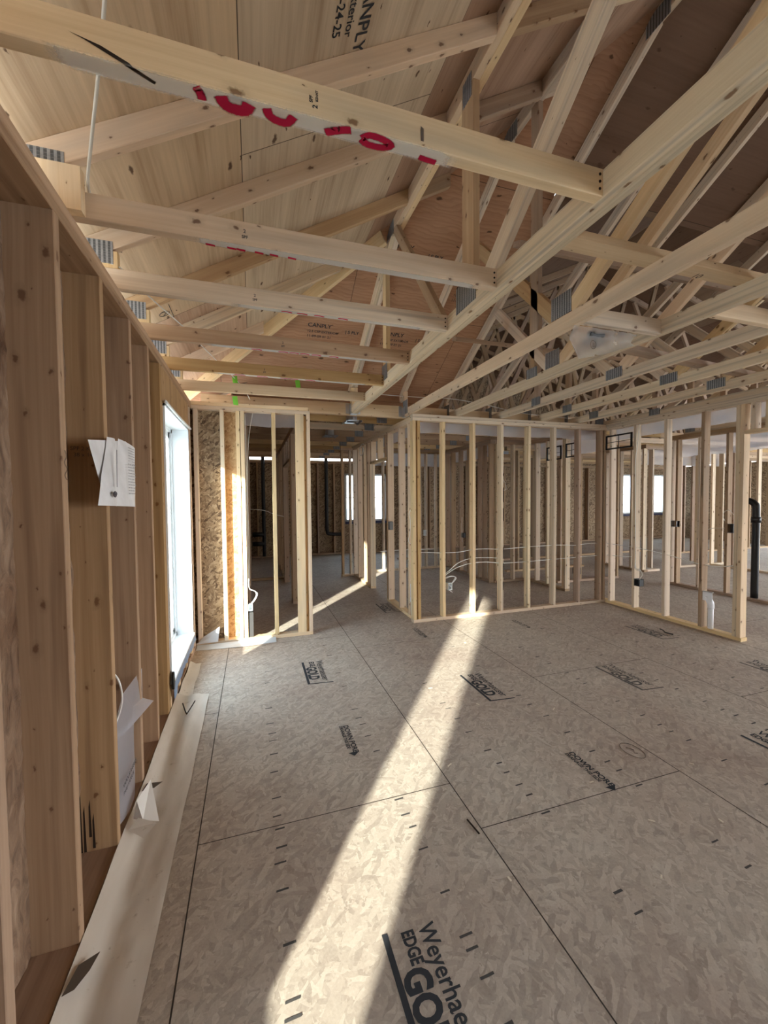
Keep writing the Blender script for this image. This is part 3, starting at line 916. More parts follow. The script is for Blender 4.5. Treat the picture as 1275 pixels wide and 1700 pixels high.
back_window('window_3', 2.36, 3.52, .86, 2.14)
back_window('window_4', 11.6, 12.35, .86, 2.2)
back_window('window_5', 13.35, 13.95, .86, 2.2)
wall_sheet('wall_right', 'y', 14.39, 14.40, [(-4.6, -4.3, -.3, 2.47), (-4.3, 4.2, 2.3, 2.47), (4.2, 4.6, -.3, 2.47), (4.6, 9.5, 2.15, 2.47), (9.5, 10.9, -.3, 2.47), (4.6, 6.3, -.3, 2.15), (7.5, 9.5, -.3, 2.15)])  # wide openings in the unseen stretch are added for fill light
wall_sheet('eave_blocking', 'x', 10.90, 10.91, [(3.6, 14.4, 2.43, 2.9)])  # added strip that shuts daylight out of the back eave gap
wall_sheet('eave_blocking', 'y', -0.203, -0.192, [(4.9, 10.9, 2.47, 2.72)])  # added strip that keeps sun off the rear trusses
wall_sheet('wall_rear', 'x', -4.61, -4.60, [(-0.72, 0.8, -.3, 2.47), (0.8, 5.0, -.3, 2.47), (5.0, 9.6, 2.3, 2.47), (9.6, 9.9, -.3, 2.47), (9.9, 14.1, 2.3, 2.47), (14.1, 14.4, -.3, 2.47)])  # unseen wall, opened wide on one side to let in fill light

# --- rooms behind the long partition
plate('y', 6.15, 7.85, 3.88, 3.97, 0.0, 'sole plate of the closet wall behind the long partition', PINE_D)
top_plates('y', 6.12, 7.85, 3.88, 3.97, 'the closet wall behind the long partition', PINE_D)
for i, y in enumerate((6.15, 6.36, 6.50, 6.88, 7.22, 7.54, 7.80)):
    stud(3.88, 3.97, y, y + .038, 'closet wall stud, %s from the closet corner, seen through the long partition' % ORD[i], mat=PINE_D)
plate('x', 3.97, 4.70, 6.12, 6.21, 0.0, 'sole plate at the front of the closet', PINE_D)
top_plates('x', 3.97, 4.64, 6.12, 6.21, 'the front of the closet', PINE_D)
for i, x in enumerate((4.00, 4.34, 4.60)):
    stud(x, x + .038, 6.12, 6.21, '%s stud of the closet front' % ORD[i], mat=PINE_G)
plate('y', 5.20, 6.12, 4.64, 4.73, 0.0, 'sole plate from the closet to the black frames', PINE_D)
top_plates('y', 4.575, 6.21, 4.64, 4.73, 'the wall under the black frames', PINE_D)
for i, y in enumerate((5.20, 5.24, 5.62, 5.90)):
    stud(4.64, 4.73, y, y + .038, '%s stud below the far black frames' % ORD[i], mat=PINE_G)
plate('x', 1.92, 3.88, 7.85, 7.94, 0.0, 'sole plate of the back room partition behind the long partition', PINE_G)
top_plates('x', 1.92, 3.97, 7.85, 7.94, 'the back room partition', PINE_D)
for i, x in enumerate((2.1, 2.5, 2.95, 3.30, 3.44, 3.66)):
    stud(x, x + .038, 7.85, 7.94, '%s stud of the back room partition counted from the hall' % ORD[i], mat=PINE_G)
plate('x', 3.3, 3.88, 9.2, 9.29, 0.0, 'sole plate deep in the back room', PINE_D)
for i, x in enumerate((3.35, 3.6, 3.85)):
    stud(x, x + .038, 9.2, 9.29, '%s stud deep in the back room' % ORD[i], mat=PINE_D)

# --- rooms behind the side partition
plate('y', 1.2, 5.08, 6.65, 6.74, 0.0, 'sole plate of the next partition beyond the side partition', PINE_D)
top_plates('y', 1.2, 5.08, 6.65, 6.74, 'the next partition beyond the side partition', PINE_D)
for i, y in enumerate((5.03, 4.93, 4.58, 4.18, 3.62, 3.2, 2.8, 2.4, 2.0)):
    z1 = 2.399
    stud(6.65, 6.74, y, y + .038, '%s stud of the next partition beyond the side partition' % ORD[i], mat=[PINE_G, PINE_D][i % 2], z1=z1)
plate('y', 5.98, 6.95, 7.22, 7.31, 0.0, 'sole plate of the short wall by the far windows', PINE_D)
for i, y in enumerate((6.02, 6.28, 6.55, 6.9)):
    stud(7.22, 7.31, y, y + .038, '%s stud of the short wall by the far windows' % ORD[i], mat=PINE_G)
top_plates('y', 5.98, 6.95, 7.22, 7.31, 'the short wall by the far windows', PINE_D)
plate('x', 8.3, 10.0, 6.1, 6.19, 0.0, 'bright sole plate of the far partition near the daylight', PINE_G)
plate('x', 7.31, 7.65, 6.0, 6.09, 0.0, 'short pale sole plate beside the short far wall', PINE_G)
top_plates('x', 7.31, 10.0, 6.1, 6.19, 'the far partition near the daylight', PINE_D)
for i, x in enumerate((7.55, 8.33, 8.85, 9.05, 9.55, 9.9)):
    stud(x, x + .038, 6.1, 6.19, '%s stud of the far partition near the daylight' % ORD[i], mat=PINE_G)
for i, (x, y) in enumerate(((5.9, 8.2), (6.35, 8.2), (6.8, 8.2), (7.25, 8.2), (8.6, 8.2), (9.05, 8.2), (9.5, 8.2), (10.1, 8.2))):
    stud(x, x + .038, y, y + .089, 'stud of the deepest partition, %s from its hall side' % ORD[i], mat=PINE_D)
plate('x', 5.85, 10.2, 8.2, 8.289, 0.0, 'sole plate of the deepest partition', PINE_D)
top_plates('x', 5.85, 10.2, 8.2, 8.289, 'the deepest partition', PINE_D)
for i, x in enumerate((5.0, 5.42, 5.85, 6.25)):
    stud(x, x + .038, 5.72, 5.81, '%s stud of the cross partition behind the inner corner' % ORD[i], mat=PINE_D)
plate('x', 4.95, 6.3, 5.72, 5.81, 0.0, 'sole plate of the cross partition behind the inner corner', PINE_D)
top_plates('x', 4.73, 6.65, 5.72, 5.81, 'the cross partition behind the inner corner', PINE_D)


for i, x in enumerate((4.2, 4.61, 5.02, 5.43)):
    stud(x, x + .038, 8.2, 8.289, '%s stud of the hidden partition behind the closet' % ORD[i], mat=PINE_D)
plate('x', 3.97, 5.80, 8.2, 8.289, 0.0, 'sole plate of the hidden partition behind the closet', PINE_D)
for i in range(9):
    x = 10.5 + .41 * i
    stud(x, x + .038, 7.6, 7.689, '%s stud of the last partition before the far windows' % ORD[i], mat=[PINE_D, PINE_G][i % 2])
plate('x', 10.4, 14.2, 7.6, 7.689, 0.0, 'sole plate of the last partition before the far windows', PINE_D)
top_plates('x', 10.0, 14.2, 7.6, 7.689, 'the last partition before the far windows', PINE_D)
for i in range(10):
    y = 3.0 + .41 * i - .2
    stud(9.2, 9.289, y, y + .038, '%s stud of the bright far partition beyond the drain pipe' % ORD[i], mat=[PINE_G, PINE_D][i % 2])
plate('y', 2.7, 6.1, 9.2, 9.289, 0.0, 'sole plate of the bright far partition beyond the drain pipe', PINE_G)
top_plates('y', 2.7, 6.1, 9.2, 9.289, 'the far partition beyond the drain pipe', PINE_D)
for i, x in enumerate((5.0, 5.41, 5.82, 6.23, 6.55)):
    stud(x, x + .038, 6.9, 6.989, '%s stud of the second cross partition deep behind the inner corner' % ORD[i], mat=[PINE_D, PINE_G][i % 2])
plate('x', 4.75, 6.65, 6.9, 6.989, 0.0, 'sole plate of the second cross partition deep behind the inner corner', PINE_D)
top_plates('x', 4.75, 6.65, 6.9, 6.989, 'the second cross partition', PINE_D)

# --- poly film hanging behind the top plates
def film_strip(axis, a0, a1, c, z0, z1, label, mat=POLY):
    V, F = [], []
    m = max(8, int(abs(a1 - a0) / .08))
    for i in range(m + 1):
        a = a0 + (a1 - a0) * i / m
        for k in range(4):
            s = k / 3
            w = 0.016 * noise.noise((a * 5, s * 2, c)) + 0.01 * s
            z = z1 + (z0 - z1) * s + (0.018 * noise.noise((a * 3, 7, c)) if k == 3 else 0)
            V.append((a, c + w, z) if axis == 'x' else (c + w, a, z))
    for i in range(m):
        for k in range(3):
            F.append((i * 4 + k, i * 4 + k + 1, i * 4 + k + 5, i * 4 + k + 4))
    o = Vector(V[0])
    ob = link('poly_film_strip', mesh([Vector(v) - o for v in V], F, True), mat, None, o)
    return tag(ob, label, 'plastic film')


film_strip('x', -0.06, 0.55, 4.595, 2.27, 2.47, 'cloudy plastic film strip hanging from the top plate of the short wall')
film_strip('x', 1.84, 4.66, 4.60, 2.28, 2.47, 'cloudy plastic film strip hanging along the top of the long partition')
film_strip('y', 2.3, 4.46, 4.81, 2.26, 2.47, 'cloudy plastic film strip hanging along the top of the side partition')
film_strip('y', 4.60, 7.6, 1.945, 2.28, 2.47, 'cloudy plastic film strip hanging along the top of the hall side wall')
film_strip('x', 2.0, 3.9, 7.965, 2.14, 2.44, 'cloudy plastic film strip on the back room partition')
film_strip('y', 6.2, 7.8, 3.99, 2.2, 2.44, 'cloudy plastic film strip on the closet wall')
film_strip('y', 2.2, 5.0, 6.765, 2.12, 2.44, 'bluish plastic film strip on the next partition beyond the side partition')
film_strip('y', 4.62, 6.1, 4.765, 2.14, 2.45, 'cloudy plastic film strip behind the far black frames')
film_strip('x', 7.4, 9.9, 6.215, 2.10, 2.44, 'bright plastic film strip on the far partition near the daylight')

# ------------------------------------------------------------------ roof
SL = 0.57
CT = math.sqrt(1 + SL * SL)


def zl(x): return 3.085 + SL * x                 # top of rafters, slope above the window wall
def zf(y): return 2.76 + SL * (4.88 - y)         # slope above the long partition
def hip_y(x): return 4.88 - (x + 0.57)
def near_y(x): return -4.6 + (x + 0.57)
RIDGE_Y = 0.14


def slope_sheet(name, pts, mat, ux, uy, origin, th=0.015):
    """Sheathing polygon (world pts) as a slab; local x = ux, y = uy."""
    ux = Vector(ux).normalized(); uy = Vector(uy); uy = (uy - ux * uy.dot(ux)).normalized(); nz = ux.cross(uy)
    M = Matrix((ux, uy, nz)).transposed().to_4x4(); M.translation = Vector(origin)
    Mi = M.inverted()
    low = [Mi @ Vector(p) for p in pts]
    up_ = 1 if nz.z > 0 else -1
    m = len(pts)
    V = low + [v + Vector((0, 0, th * up_)) for v in low]
    F = [tuple(range(m)), tuple(range(2 * m - 1, m - 1, -1))] + [(i, (i + 1) % m, (i + 1) % m + m, i + m) for i in range(m)]
    return tag(link(name, mesh(V, F), mat, None, M), kind='structure')


def PL(x, y): return (x, y, zl(x))
def PF(x, y): return (x, y, zf(y))


XR = RIDGE_Y
xa = 4.88 - .57 - RIDGE_Y
XS = 0.93
slope_sheet('roof_sheathing', [PL(-1.1, 5.41), PL(XS, 4.88 - .57 - XS), PL(XS, -4.6 + .57 + XS), PL(-1.1, -5.13)], PLY_T, (0, 1, 0), (1, 0, SL), PL(0, 0))
slope_sheet('roof_sheathing', [PF(-1.1, 5.41), PF(2.38, 5.2), PF(2.38, hip_y(2.38))], PLY_R, (1, 0, 0), (0, -1, SL), PF(0, 4.88))
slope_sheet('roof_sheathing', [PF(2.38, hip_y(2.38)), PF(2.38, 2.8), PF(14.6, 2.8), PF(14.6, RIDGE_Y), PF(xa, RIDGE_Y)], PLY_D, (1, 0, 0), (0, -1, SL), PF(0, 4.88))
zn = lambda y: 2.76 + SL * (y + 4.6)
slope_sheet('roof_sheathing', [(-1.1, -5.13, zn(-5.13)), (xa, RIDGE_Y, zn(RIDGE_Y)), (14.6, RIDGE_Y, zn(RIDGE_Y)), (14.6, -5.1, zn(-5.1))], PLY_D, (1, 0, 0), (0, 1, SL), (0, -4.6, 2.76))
SR = 0.47
zr = lambda x: 2.78 + SR * (x + 0.05)
XRR = 5.6
SQ = 0.29
zq = lambda x: zr(XRR) - SQ * (x - XRR)
vy = lambda x: 4.88 - (zr(x) - 2.76) / SL
vq = lambda x: 4.88 - (zq(x) - 2.76) / SL
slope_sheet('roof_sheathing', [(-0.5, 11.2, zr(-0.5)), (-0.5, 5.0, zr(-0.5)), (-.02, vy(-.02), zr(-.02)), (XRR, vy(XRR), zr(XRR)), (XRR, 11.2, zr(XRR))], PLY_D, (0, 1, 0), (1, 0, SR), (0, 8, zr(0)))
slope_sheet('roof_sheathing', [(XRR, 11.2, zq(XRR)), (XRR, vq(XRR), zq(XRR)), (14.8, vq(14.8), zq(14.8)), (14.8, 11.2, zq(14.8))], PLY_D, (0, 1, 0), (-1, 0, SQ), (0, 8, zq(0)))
V = [(-0.2, 10.95, 2.85), (14.4, 10.95, 2.85), (14.4, 10.95, zq(14.4)), (XRR, 10.95, zr(XRR)), (-.2, 10.95, 2.9)]
tag(link('gable_wall', mesh(V, [(0, 1, 2, 3, 4)]), OSB_W), kind='structure')


def gusset(parent, x, y, z, w, h, axis='x', th=0.0022):
    """Toothed plate; axis 'x' = lies in the Y-Z plane, 'y' = lies in the X-Z plane."""
    if axis == 'x':
        M = Matrix(((0, 1, 0, x), (1, 0, 0, y), (0, 0, 1, z), (0, 0, 0, 1)))
    else:
        M = Matrix.Translation((x, y, z))
    v, f = box_vf((-w / 2, -th / 2, -h / 2), (w / 2, th / 2, h / 2))
    return link('gusset_plate', mesh(v, f), GALV, parent, M)


# --- jack trusses above the window wall
JY = [1.085, 1.695, 2.205, 2.815, 3.43, 4.04]
JL = ['closest jack truss, its bottom chord marked with large red and white spray paint',
      'second jack truss from the camera, with a row of small red spray dots underneath',
      'third jack truss from the camera, above the window wall, faint red marks underneath',
      'fourth jack truss from the camera with red streaks along a white painted underside',
      'fifth jack truss from the camera with thin red streaks along its underside',
      'sixth jack truss, farthest from the camera, right before the short wall']
extra = [0.475, -0.135, -0.745, -1.355]
jacks = []
for i, y in enumerate(JY + extra):
    lb = JL[i] if i < 6 else '%s jack truss behind the camera above the window wall' % ORD[i - 6]
    t = thing('jack_truss', lb, 'roof truss', (-0.57, y + .019, H), 'jack trusses above the window wall')
    jacks.append(t)
    yc = y + .019
    board('bottom_chord', (-0.70, yc, H + .0445), (1.108, yc, H + .0445), .089, .038, (0, 0, 1), [PINE, PINE, PINE_G, PINE_B, PINE_B, PINE][i % 6], t)
    xe = min(1.108, hip_y(0) - .57 - y - 0 if y > 3.2 else 9)
    xe = min(1.108, 4.88 - y - .57 - .14)
    xs = -1.05
    off = 0.0445 * CT
    board('top_chord', (xs, yc, zl(xs) - off), (xe, yc, zl(xe) - off), .089, .038, (0, 0, 1), [PINE_B, PINE, PINE, PINE_B, PINE_G, PINE][i % 6], t, cuts=(SL, SL))
    board('heel_web', (-0.605, yc, H + .089), (-0.605, yc, zl(-0.605) - .10), .07, .038, (1, 0, 0), PINE, t)
    gusset(t, -0.65, y - .0012, 2.632, .125, .10 if i else .05, 'y')
    if i == 1:
        b = boxes('heel_block', [((-0.71, y - .04, H), (-0.53, y - .002, 2.62))], PINE, t, (-0.62, y - .02, H)); b['label'] = 'pale scab block nailed beside the chord at the heel'
    if xe > 1.0:
        board('end_web', (1.088, yc, H + .09), (1.088, yc, zl(1.088) - .11), .04, .038, (1, 0, 0), PINE_D, t) if i > 5 else None

# spray paint and stamps on the undersides
zu = H - .0008
t = jacks[0]
ribbon('white_overspray', [(-0.42, 1.104, zu), (-0.1, 1.104, zu), (0.2, 1.104, zu), (0.6, 1.104, zu)], 0.030, (0, 0, -1), WHITE_SP, t)
zu2 = zu - .0006
for pts, hw in (([(-0.13, 1.087, zu2), (-0.08, 1.089, zu2)], .008), ([(-0.11, 1.086, zu2), (-0.10, 1.104, zu2), (-0.098, 1.120, zu2)], .008), ([(-0.08, 1.10, zu2), (-0.075, 1.12, zu2)], .006),
                ([(-0.055, 1.092, zu2), (-0.047, 1.112, zu2), (-0.03, 1.120, zu2), (0.0, 1.117, zu2), (0.012, 1.093, zu2)], .012),
                ([(0.052, 1.092, zu2), (0.06, 1.112, zu2), (0.08, 1.121, zu2), (0.105, 1.119, zu2), (0.12, 1.094, zu2)], .009),
                ([(0.20, 1.120, zu2), (0.24, 1.100, zu2), (0.27, 1.090, zu2)], .009), ([(0.21, 1.09, zu2), (0.24, 1.100, zu2)], .006),
                ([(0.30, 1.108, zu2), (0.32, 1.091, zu2), (0.36, 1.094, zu2), (0.385, 1.106, zu2), (0.36, 1.119, zu2), (0.32, 1.120, zu2), (0.298, 1.108, zu2)], .008),
                ([(0.47, 1.117, zu2), (0.50, 1.120, zu2), (0.53, 1.121, zu2)], .007)):
    ribbon('red_spray_mark', pts, hw * 1.75, (0, 0, -1), RED, t)
t = jacks[1]
ribbon('white_overspray', [(-0.2, 1.714, zu), (0.1, 1.714, zu), (0.5, 1.714, zu), (1.05, 1.714, zu)], 0.026, (0, 0, -1), WHITE_SP, t)
for x in (-0.135, -0.058, -0.024, 0.044, 0.101, 0.172):
    ribbon('red_spray_mark', [(x - .018, 1.727, zu2), (x, 1.729, zu2), (x + .018, 1.731, zu2)], .008, (0, 0, -1), RED, t)
t = jacks[2]
ribbon('white_overspray', [(-0.1, 2.224, zu), (0.4, 2.224, zu), (1.0, 2.224, zu)], 0.024, (0, 0, -1), WHITE_SP, t)
for x in (0.19, 0.27, 0.36, 0.49):
    ribbon('red_spray_mark', [(x - .03, 2.226, zu2), (x, 2.223, zu2), (x + .03, 2.23, zu2)], .007, (0, 0, -1), RED, t)
t = jacks[3]
ribbon('white_overspray', [(-0.3, 2.834, zu), (0.4, 2.834, zu), (1.0, 2.834, zu)], 0.026, (0, 0, -1), WHITE_SP, t)
for x in (0.05, 0.22, 0.29, 0.36, 0.44, 0.56):
    ribbon('red_spray_mark', [(x - .04, 2.838, zu2), (x, 2.83, zu2), (x + .03, 2.842, zu2)], .009, (0, 0, -1), RED, t)
t = jacks[4]
ribbon('white_overspray', [(-0.3, 3.449, zu), (0.4, 3.449, zu), (1.0, 3.449, zu)], 0.026, (0, 0, -1), WHITE_SP, t)
for x in (-0.07, 0.1, 0.28, 0.34, 0.48):
    ribbon('red_spray_mark', [(x - .05, 3.45, zu2), (x, 3.445, zu2), (x + .04, 3.455, zu2)], .010, (0, 0, -1), RED, t)


def FACE_Y(x, y, z, rot=0.0):       # lettering on a face looking toward -Y
    m = Matrix(((1, 0, 0, x), (0, 0, -1, y), (0, 1, 0, z), (0, 0, 0, 1)))
    return m @ Matrix.Rotation(rot, 4, 'Z')


yf = 1.085 - .0012
joined('lumber_stamp', [text('t', '2', 0.018, FACE_Y(0.178, yf, 2.497, R(90)), INK, bold=.0006), text('t', 'SPF', 0.012, FACE_Y(0.166, yf, 2.510, R(90)), INK, bold=.0004),
                        text('t', 'KD-HT', 0.009, FACE_Y(0.180, yf, 2.515, R(90)), INK, bold=.0004)], INK, jacks[0])
joined('bark_streak', [([(-0.36, yf, 2.515), (-0.33, yf, 2.506), (-0.25, yf - .0004, 2.474), (-0.235, yf - .0004, 2.472), (-0.245, yf, 2.482), (-0.30, yf, 2.503)], [(0, 1, 2, 3, 4, 5)], Matrix.Identity(4)),
                       ([(-0.255, yf, 2.4742), (-0.20, 1.112, 2.4742), (-0.195, 1.104, 2.4742), (-0.235, yf, 2.4742)], [(0, 1, 2, 3)], Matrix.Identity(4))], BARK, jacks[0])
joined('nail_plate_mark', [quad_chunk((0.465, yf, 2.49), (0.474, yf, 2.49), (0.474, yf, 2.525), (0.465, yf, 2.53))], PENCIL, jacks[0])
for k, (jy, x) in enumerate(((1.695, -0.02), (2.205, 0.02), (2.815, 0.20), (3.43, 0.10))):
    joined('lumber_stamp', [text('t', 'SPF', 0.016, FACE_Y(x, jy - .0012, 2.50), INK, bold=.0005), text('t', '2', 0.02, FACE_Y(x + .006, jy - .0012, 2.52), INK, bold=.0005)], INK_F, jacks[k + 1])
for k, jy in enumerate(JY):         # nail heads at the girder end
    ch = []
    for z in (2.497, 2.520, 2.543):
        v, f = tube_vf([(1.095, jy - .0025, z), (1.095, jy + .001, z)], .0045, 8)
        ch.append((v, f, Matrix.Identity(4)))
    joined('nail_heads', ch, BARK, jacks[k])

# hip rafter
off = 0.07
t = board('hip_rafter', (-1.05, 4.88 + .48, zl(-1.05) - off), (1.06, 3.25, zl(1.06) - off), .12, .038, (0, 0, 1), PINE)
tag(t, 'diagonal hip rafter where the tan sheathing meets the red sheathing', 'rafter')

k = 0
for jy in (1.085, 1.695, 2.205, 2.815):
    xe_ = 4.88 - jy - .57 - .05
    for x0, x1 in ((1.192, 1.768), (1.81, 2.378), (2.42, 2.988), (3.03, 3.59)):
        if x0 + .2 > xe_: continue
        x1 = min(x1, xe_)
        off = 0.0445 * CT + .001
        o = board('fill_rafter', (x0, jy + .019, zl(x0) - off), (x1, jy + .019, zl(x1) - off), .089, .038, (0, 0, 1), [PINE_G, PINE_D][k % 2], cuts=(SL, SL))
        tag(o, 'short fill rafter, %s from the doubled girder, in line with the %s jack truss' % (ORD[int((x0 - 1.1) / .6)], ['closest', 'second', 'third', 'fourth'][[1.085, 1.695, 2.205, 2.815].index(jy)]), 'rafter')
        k += 1

# --- girder and hip trusses that run away from the camera
TX = [1.11, 1.77, 2.38, 2.99, 3.60, 4.21]
TL = ['doubled hip girder truss that carries the ends of the jack trusses',
      'second hip truss, right after the doubled girder, with a grey plate near its middle',
      'third hip truss from the girder, carrying the plastic bag at its side',
      'fourth hip truss from the doubled girder, two small grey plates on its chord',
      'fifth hip truss from the doubled girder, above the middle of the long partition',
      'sixth hip truss from the doubled girder, closest to the side partition']
more = [4.84, 5.45, 6.06, 6.67, 7.28, 7.89, 8.50, 9.11]
TYE = 4.735
for i, x in enumerate(TX + more):
    lb = TL[i] if i < 6 else '%s common truss beyond the side partition' % ORD[i - 6]
    tw = .038
    ye = TYE if i < 2 else 4.86
    t = thing('hip_truss' if i else 'girder_truss', lb, 'roof truss', (x + .019, ye, H), 'trusses running away from the camera')
    m1 = [PINE_G, PINE, PINE_G, PINE_G, PINE_G, PINE_G][i % 6]
    plies = (0, 1) if i == 0 else (0,)
    hy = max(hip_y(x), RIDGE_Y); ny = min(near_y(x), RIDGE_Y)
    zt = zf(hy) if i else zl(1.11) - .0
    for p in plies:
        xc = x + .019 + .039 * p
        board('bottom_chord', (xc, -4.5, H + .0445), (xc, ye, H + .0445), .089, tw, (0, 0, 1), m1, t, bow=(0.0 if i < 3 else -.006))
        if hy - ny > .3:
            board('top_chord', (xc, ny, zt - .0445), (xc, hy, zt - .0445), .089, tw, (0, 0, 1), PINE_G if i else PINE, t)
        off = .0445 * CT + .002
        board('sloped_chord', (xc, hy, zf(hy) - off), (xc, 4.84, zf(4.84) - off), .089, tw, (0, 0, 1), PINE_G, t, cuts=(-SL, -SL))
        board('sloped_chord', (xc, ny, zn(ny) - off), (xc, -4.9, zn(-4.9) - off), .089, tw, (0, 0, 1), PINE_D, t, cuts=(-SL, -SL))
        board('heel_web', (xc, ye - .05, H + .09), (xc, ye - .05, zf(ye - .05) - .10), .07, tw, (0, 1, 0), PINE, t)
    xc = x + .019

    def web(y0, z0, y1, z1, w=.089, mat=None, tt=.038):
        board('web', (xc, y0, z0), (xc, y1, z1), w, tt, (0, 1, 0) if abs(y1 - y0) < abs(z1 - z0) else (0, 0, 1), mat or PINE, t)

    def chord_z(y):
        return (zt if y < hy else zf(y)) - .06
    g = x - .0018
    if i == 0:
        web(3.40, H + .089, 3.40, zf(3.40) - .10, mat=PINE)
        web(1.97, H + .089, 1.97, zt - .09, .12, PINE_B)
        web(1.79, H + .10, .42, zt - .05, .095, PINE_G)
        web(2.30, H + .09, 3.15, zt - .06, .07, PINE_D)
        gusset(t, g, 1.99, 2.585, .21, .14)
        gusset(t, g, 3.40, 2.58, .14, .13)
        gusset(t, g, 3.22, zt - .06, .16, .10)
        gusset(t, g, 1.97, zt - .10, .09, .12)
    else:
        cy = [0, 2.03, 2.83, 2.79, 2.77, 2.77][i] if i < 6 else 2.6
        zr_ = H + .11
        slope_w = .68
        ytop = max(.35 if i < 3 else -.6, cy - (chord_z(.3) - zr_) / slope_w)
        ztop = zr_ + (cy - .07 - ytop) * slope_w
        web(cy - .07, zr_, ytop, min(ztop, chord_z(ytop)), mat=PINE)
        # web toward the heel
        yy = cy + .07
        for _ in range(60):
            if zr_ + (yy - cy - .07) * 1.05 >= chord_z(yy): break
            yy += .02
        web(cy + .06, zr_, yy, chord_z(yy), mat=PINE_B if i == 1 else PINE_G)
        ym = [0, 0, 3.09, 3.81, 4.02, 4.23][i] if i < 6 else 3.9
        if ym:
            web(ym, H + .089, ym, chord_z(ym), .07, PINE_D)
            gusset(t, g, ym, 2.59 if i == 2 else 2.54, .145, .085)
        else:
            web(2.28, H + .089, 2.28, chord_z(2.28), .07, PINE_D)
        gusset(t, g, cy, 2.63 if i < 3 else 2.55, .165, .13 if i < 3 else .085)
        web(-1.2, zr_, -2.2, chord_z(-2.2) if False else 3.6, mat=PINE_D)
        web(cy - 1.6, H + .089, cy - 2.1, 3.9, .07, PINE_D)
        gusset(t, g, ye - .10, 2.58, .15, .16)
        gusset(t, g, hy, zt - .07, .16, .11)

# X-direction bracing and the block
o = board('lateral_brace', (1.20, 1.445, H + .089 + .0195), (6.2, 1.445, H + .089 + .0195), .089, .038, (0, 1, 0), PINE)
tag(o, 'long flat lateral brace lying across the hip truss chords with pencilled marks', 'brace')
joined('pencil_marks', [text('t', '10', .05, Matrix(((1, 0, 0, 2.06), (0, -1, 0, 1.482), (0, 0, -1, H + .0885), (0, 0, 0, 1))), PENCIL, bold=.0008)], PENCIL, o)
joined('blue_tape', [quad_chunk((1.86, 1.41, H + .0884), (1.95, 1.40, H + .0884), (1.97, 1.425, H + .0884), (1.88, 1.445, H + .0884))], plain('blue_ink', (0.03, 0.06, 0.12)), o)
o = board('blocking', (1.81, 1.90, H + .0445), (2.378, 1.90, H + .0445), .089, .038, (0, 0, 1), PINE_G)
tag(o, 'short block nailed between two hip trusses above the plastic bag', 'blocking')
o = board('blocking', (2.42, 1.62, H + .0445), (2.988, 1.62, H + .0445), .089, .038, (0, 0, 1), PINE)
tag(o, 'short block with a curved pale board edge between the third and fourth hip trusses', 'blocking')
o = board('lateral_brace', (2.44, 2.35, 2.5855), (5.9, 2.75, 2.5855), .089, .038, (0, 1, 0), PINE_D)
tag(o, 'slanting brace lying over the hip trusses beyond the plastic bag', 'brace')
for i, (y, z) in enumerate(((.95, 3.45), (2.55, 3.3), (3.5, 2.98))):
    o = board('lateral_brace', (1.83, y, z), (6.5, y, z), .089, .038, (0, 1, .4), PINE_D)
    tag(o, '%s attic brace crossing behind the hip truss webs, counted from the camera' % ORD[i], 'brace')

# header board with joist hangers
t = thing('header_board', 'doubled pine header across the far ends of the girder and second truss', 'header', (0.6, 4.78, H))
board('header_ply', (-0.5, 4.765, H + .07), (4.6, 4.765, H + .07), .14, .038, (0, 0, 1), PINE, t)
board('header_ply', (-0.5, 4.804, H + .07), (4.6, 4.804, H + .07), .14, .038, (0, 0, 1), PINE_B, t)
for x, w, lb in ((1.149, .08, 'galvanised joist hanger holding the doubled girder truss'), (1.789, .04, 'galvanised joist hanger holding the second hip truss')):
    h = thing('joist_hanger', lb, 'joist hanger', (x, 4.74, H))
    for s in (-1, 1):
        a = x + s * (w / 2 + .0015)
        boxes('side_strap', [((a - .0012, 4.655, H - .001), (a + .0012, 4.744, H + .115)), ((min(a, a + s * .045), 4.7425, H + .01), (max(a, a + s * .045), 4.745, H + .135))], STEEL, h, (a, 4.7, H))
    box('seat', (x - w / 2, 4.655, H - .0035), (x + w / 2, 4.744, H - .001), STEEL, h)

# --- trusses over the back rooms
for i in range(9):
    y = 5.20 + .61 * i
    t = thing('rear_truss', 'back room roof truss, %s behind the header board' % ORD[i], 'roof truss', (0, y + .019, H), 'trusses over the back rooms')
    yc = y + .019
    m = [PINE_B, PINE, PINE_B][i % 3]
    board('bottom_chord', (-0.18, yc, H + .0445), (6.6, yc, H + .0445), .089, .038, (0, 0, 1), m, t)
    board('bottom_chord', (6.6, yc, H + .0445), (14.3, yc, H + .0445), .089, .038, (0, 0, 1), m, t)
    o_ = .0445 * math.sqrt(1 + SR * SR) + .002
    board('top_chord', (-0.5, yc, zr(-.5) - o_), (XRR, yc, zr(XRR) - o_), .089, .038, (0, 0, 1), PINE_D, t, cuts=(SR, SR))
    board('top_chord', (XRR, yc, zq(XRR) - o_), (14.6, yc, zq(14.6) - o_), .089, .038, (0, 0, 1), PINE_D, t, cuts=(-SQ, -SQ))
    for x0, x1 in ((1.6, 1.0), (1.7, 3.0), (3.6, 3.0), (3.7, 5.0), (5.6, 5.0), (5.7, 6.5), (8.0, 6.7), (8.1, 9.5), (10.5, 9.6)):
        zt_ = (zr(x1) if x1 <= XRR else zq(x1)) - .1
        board('web', (x0, yc, H + .08), (x1, yc, zt_), .07, .038, (1, 0, 0), PINE_D, t)
    for x0 in (1.65, 3.65, 5.65):
        gusset(t, x0, y - .0015, H + .06, .14, .11, 'y')
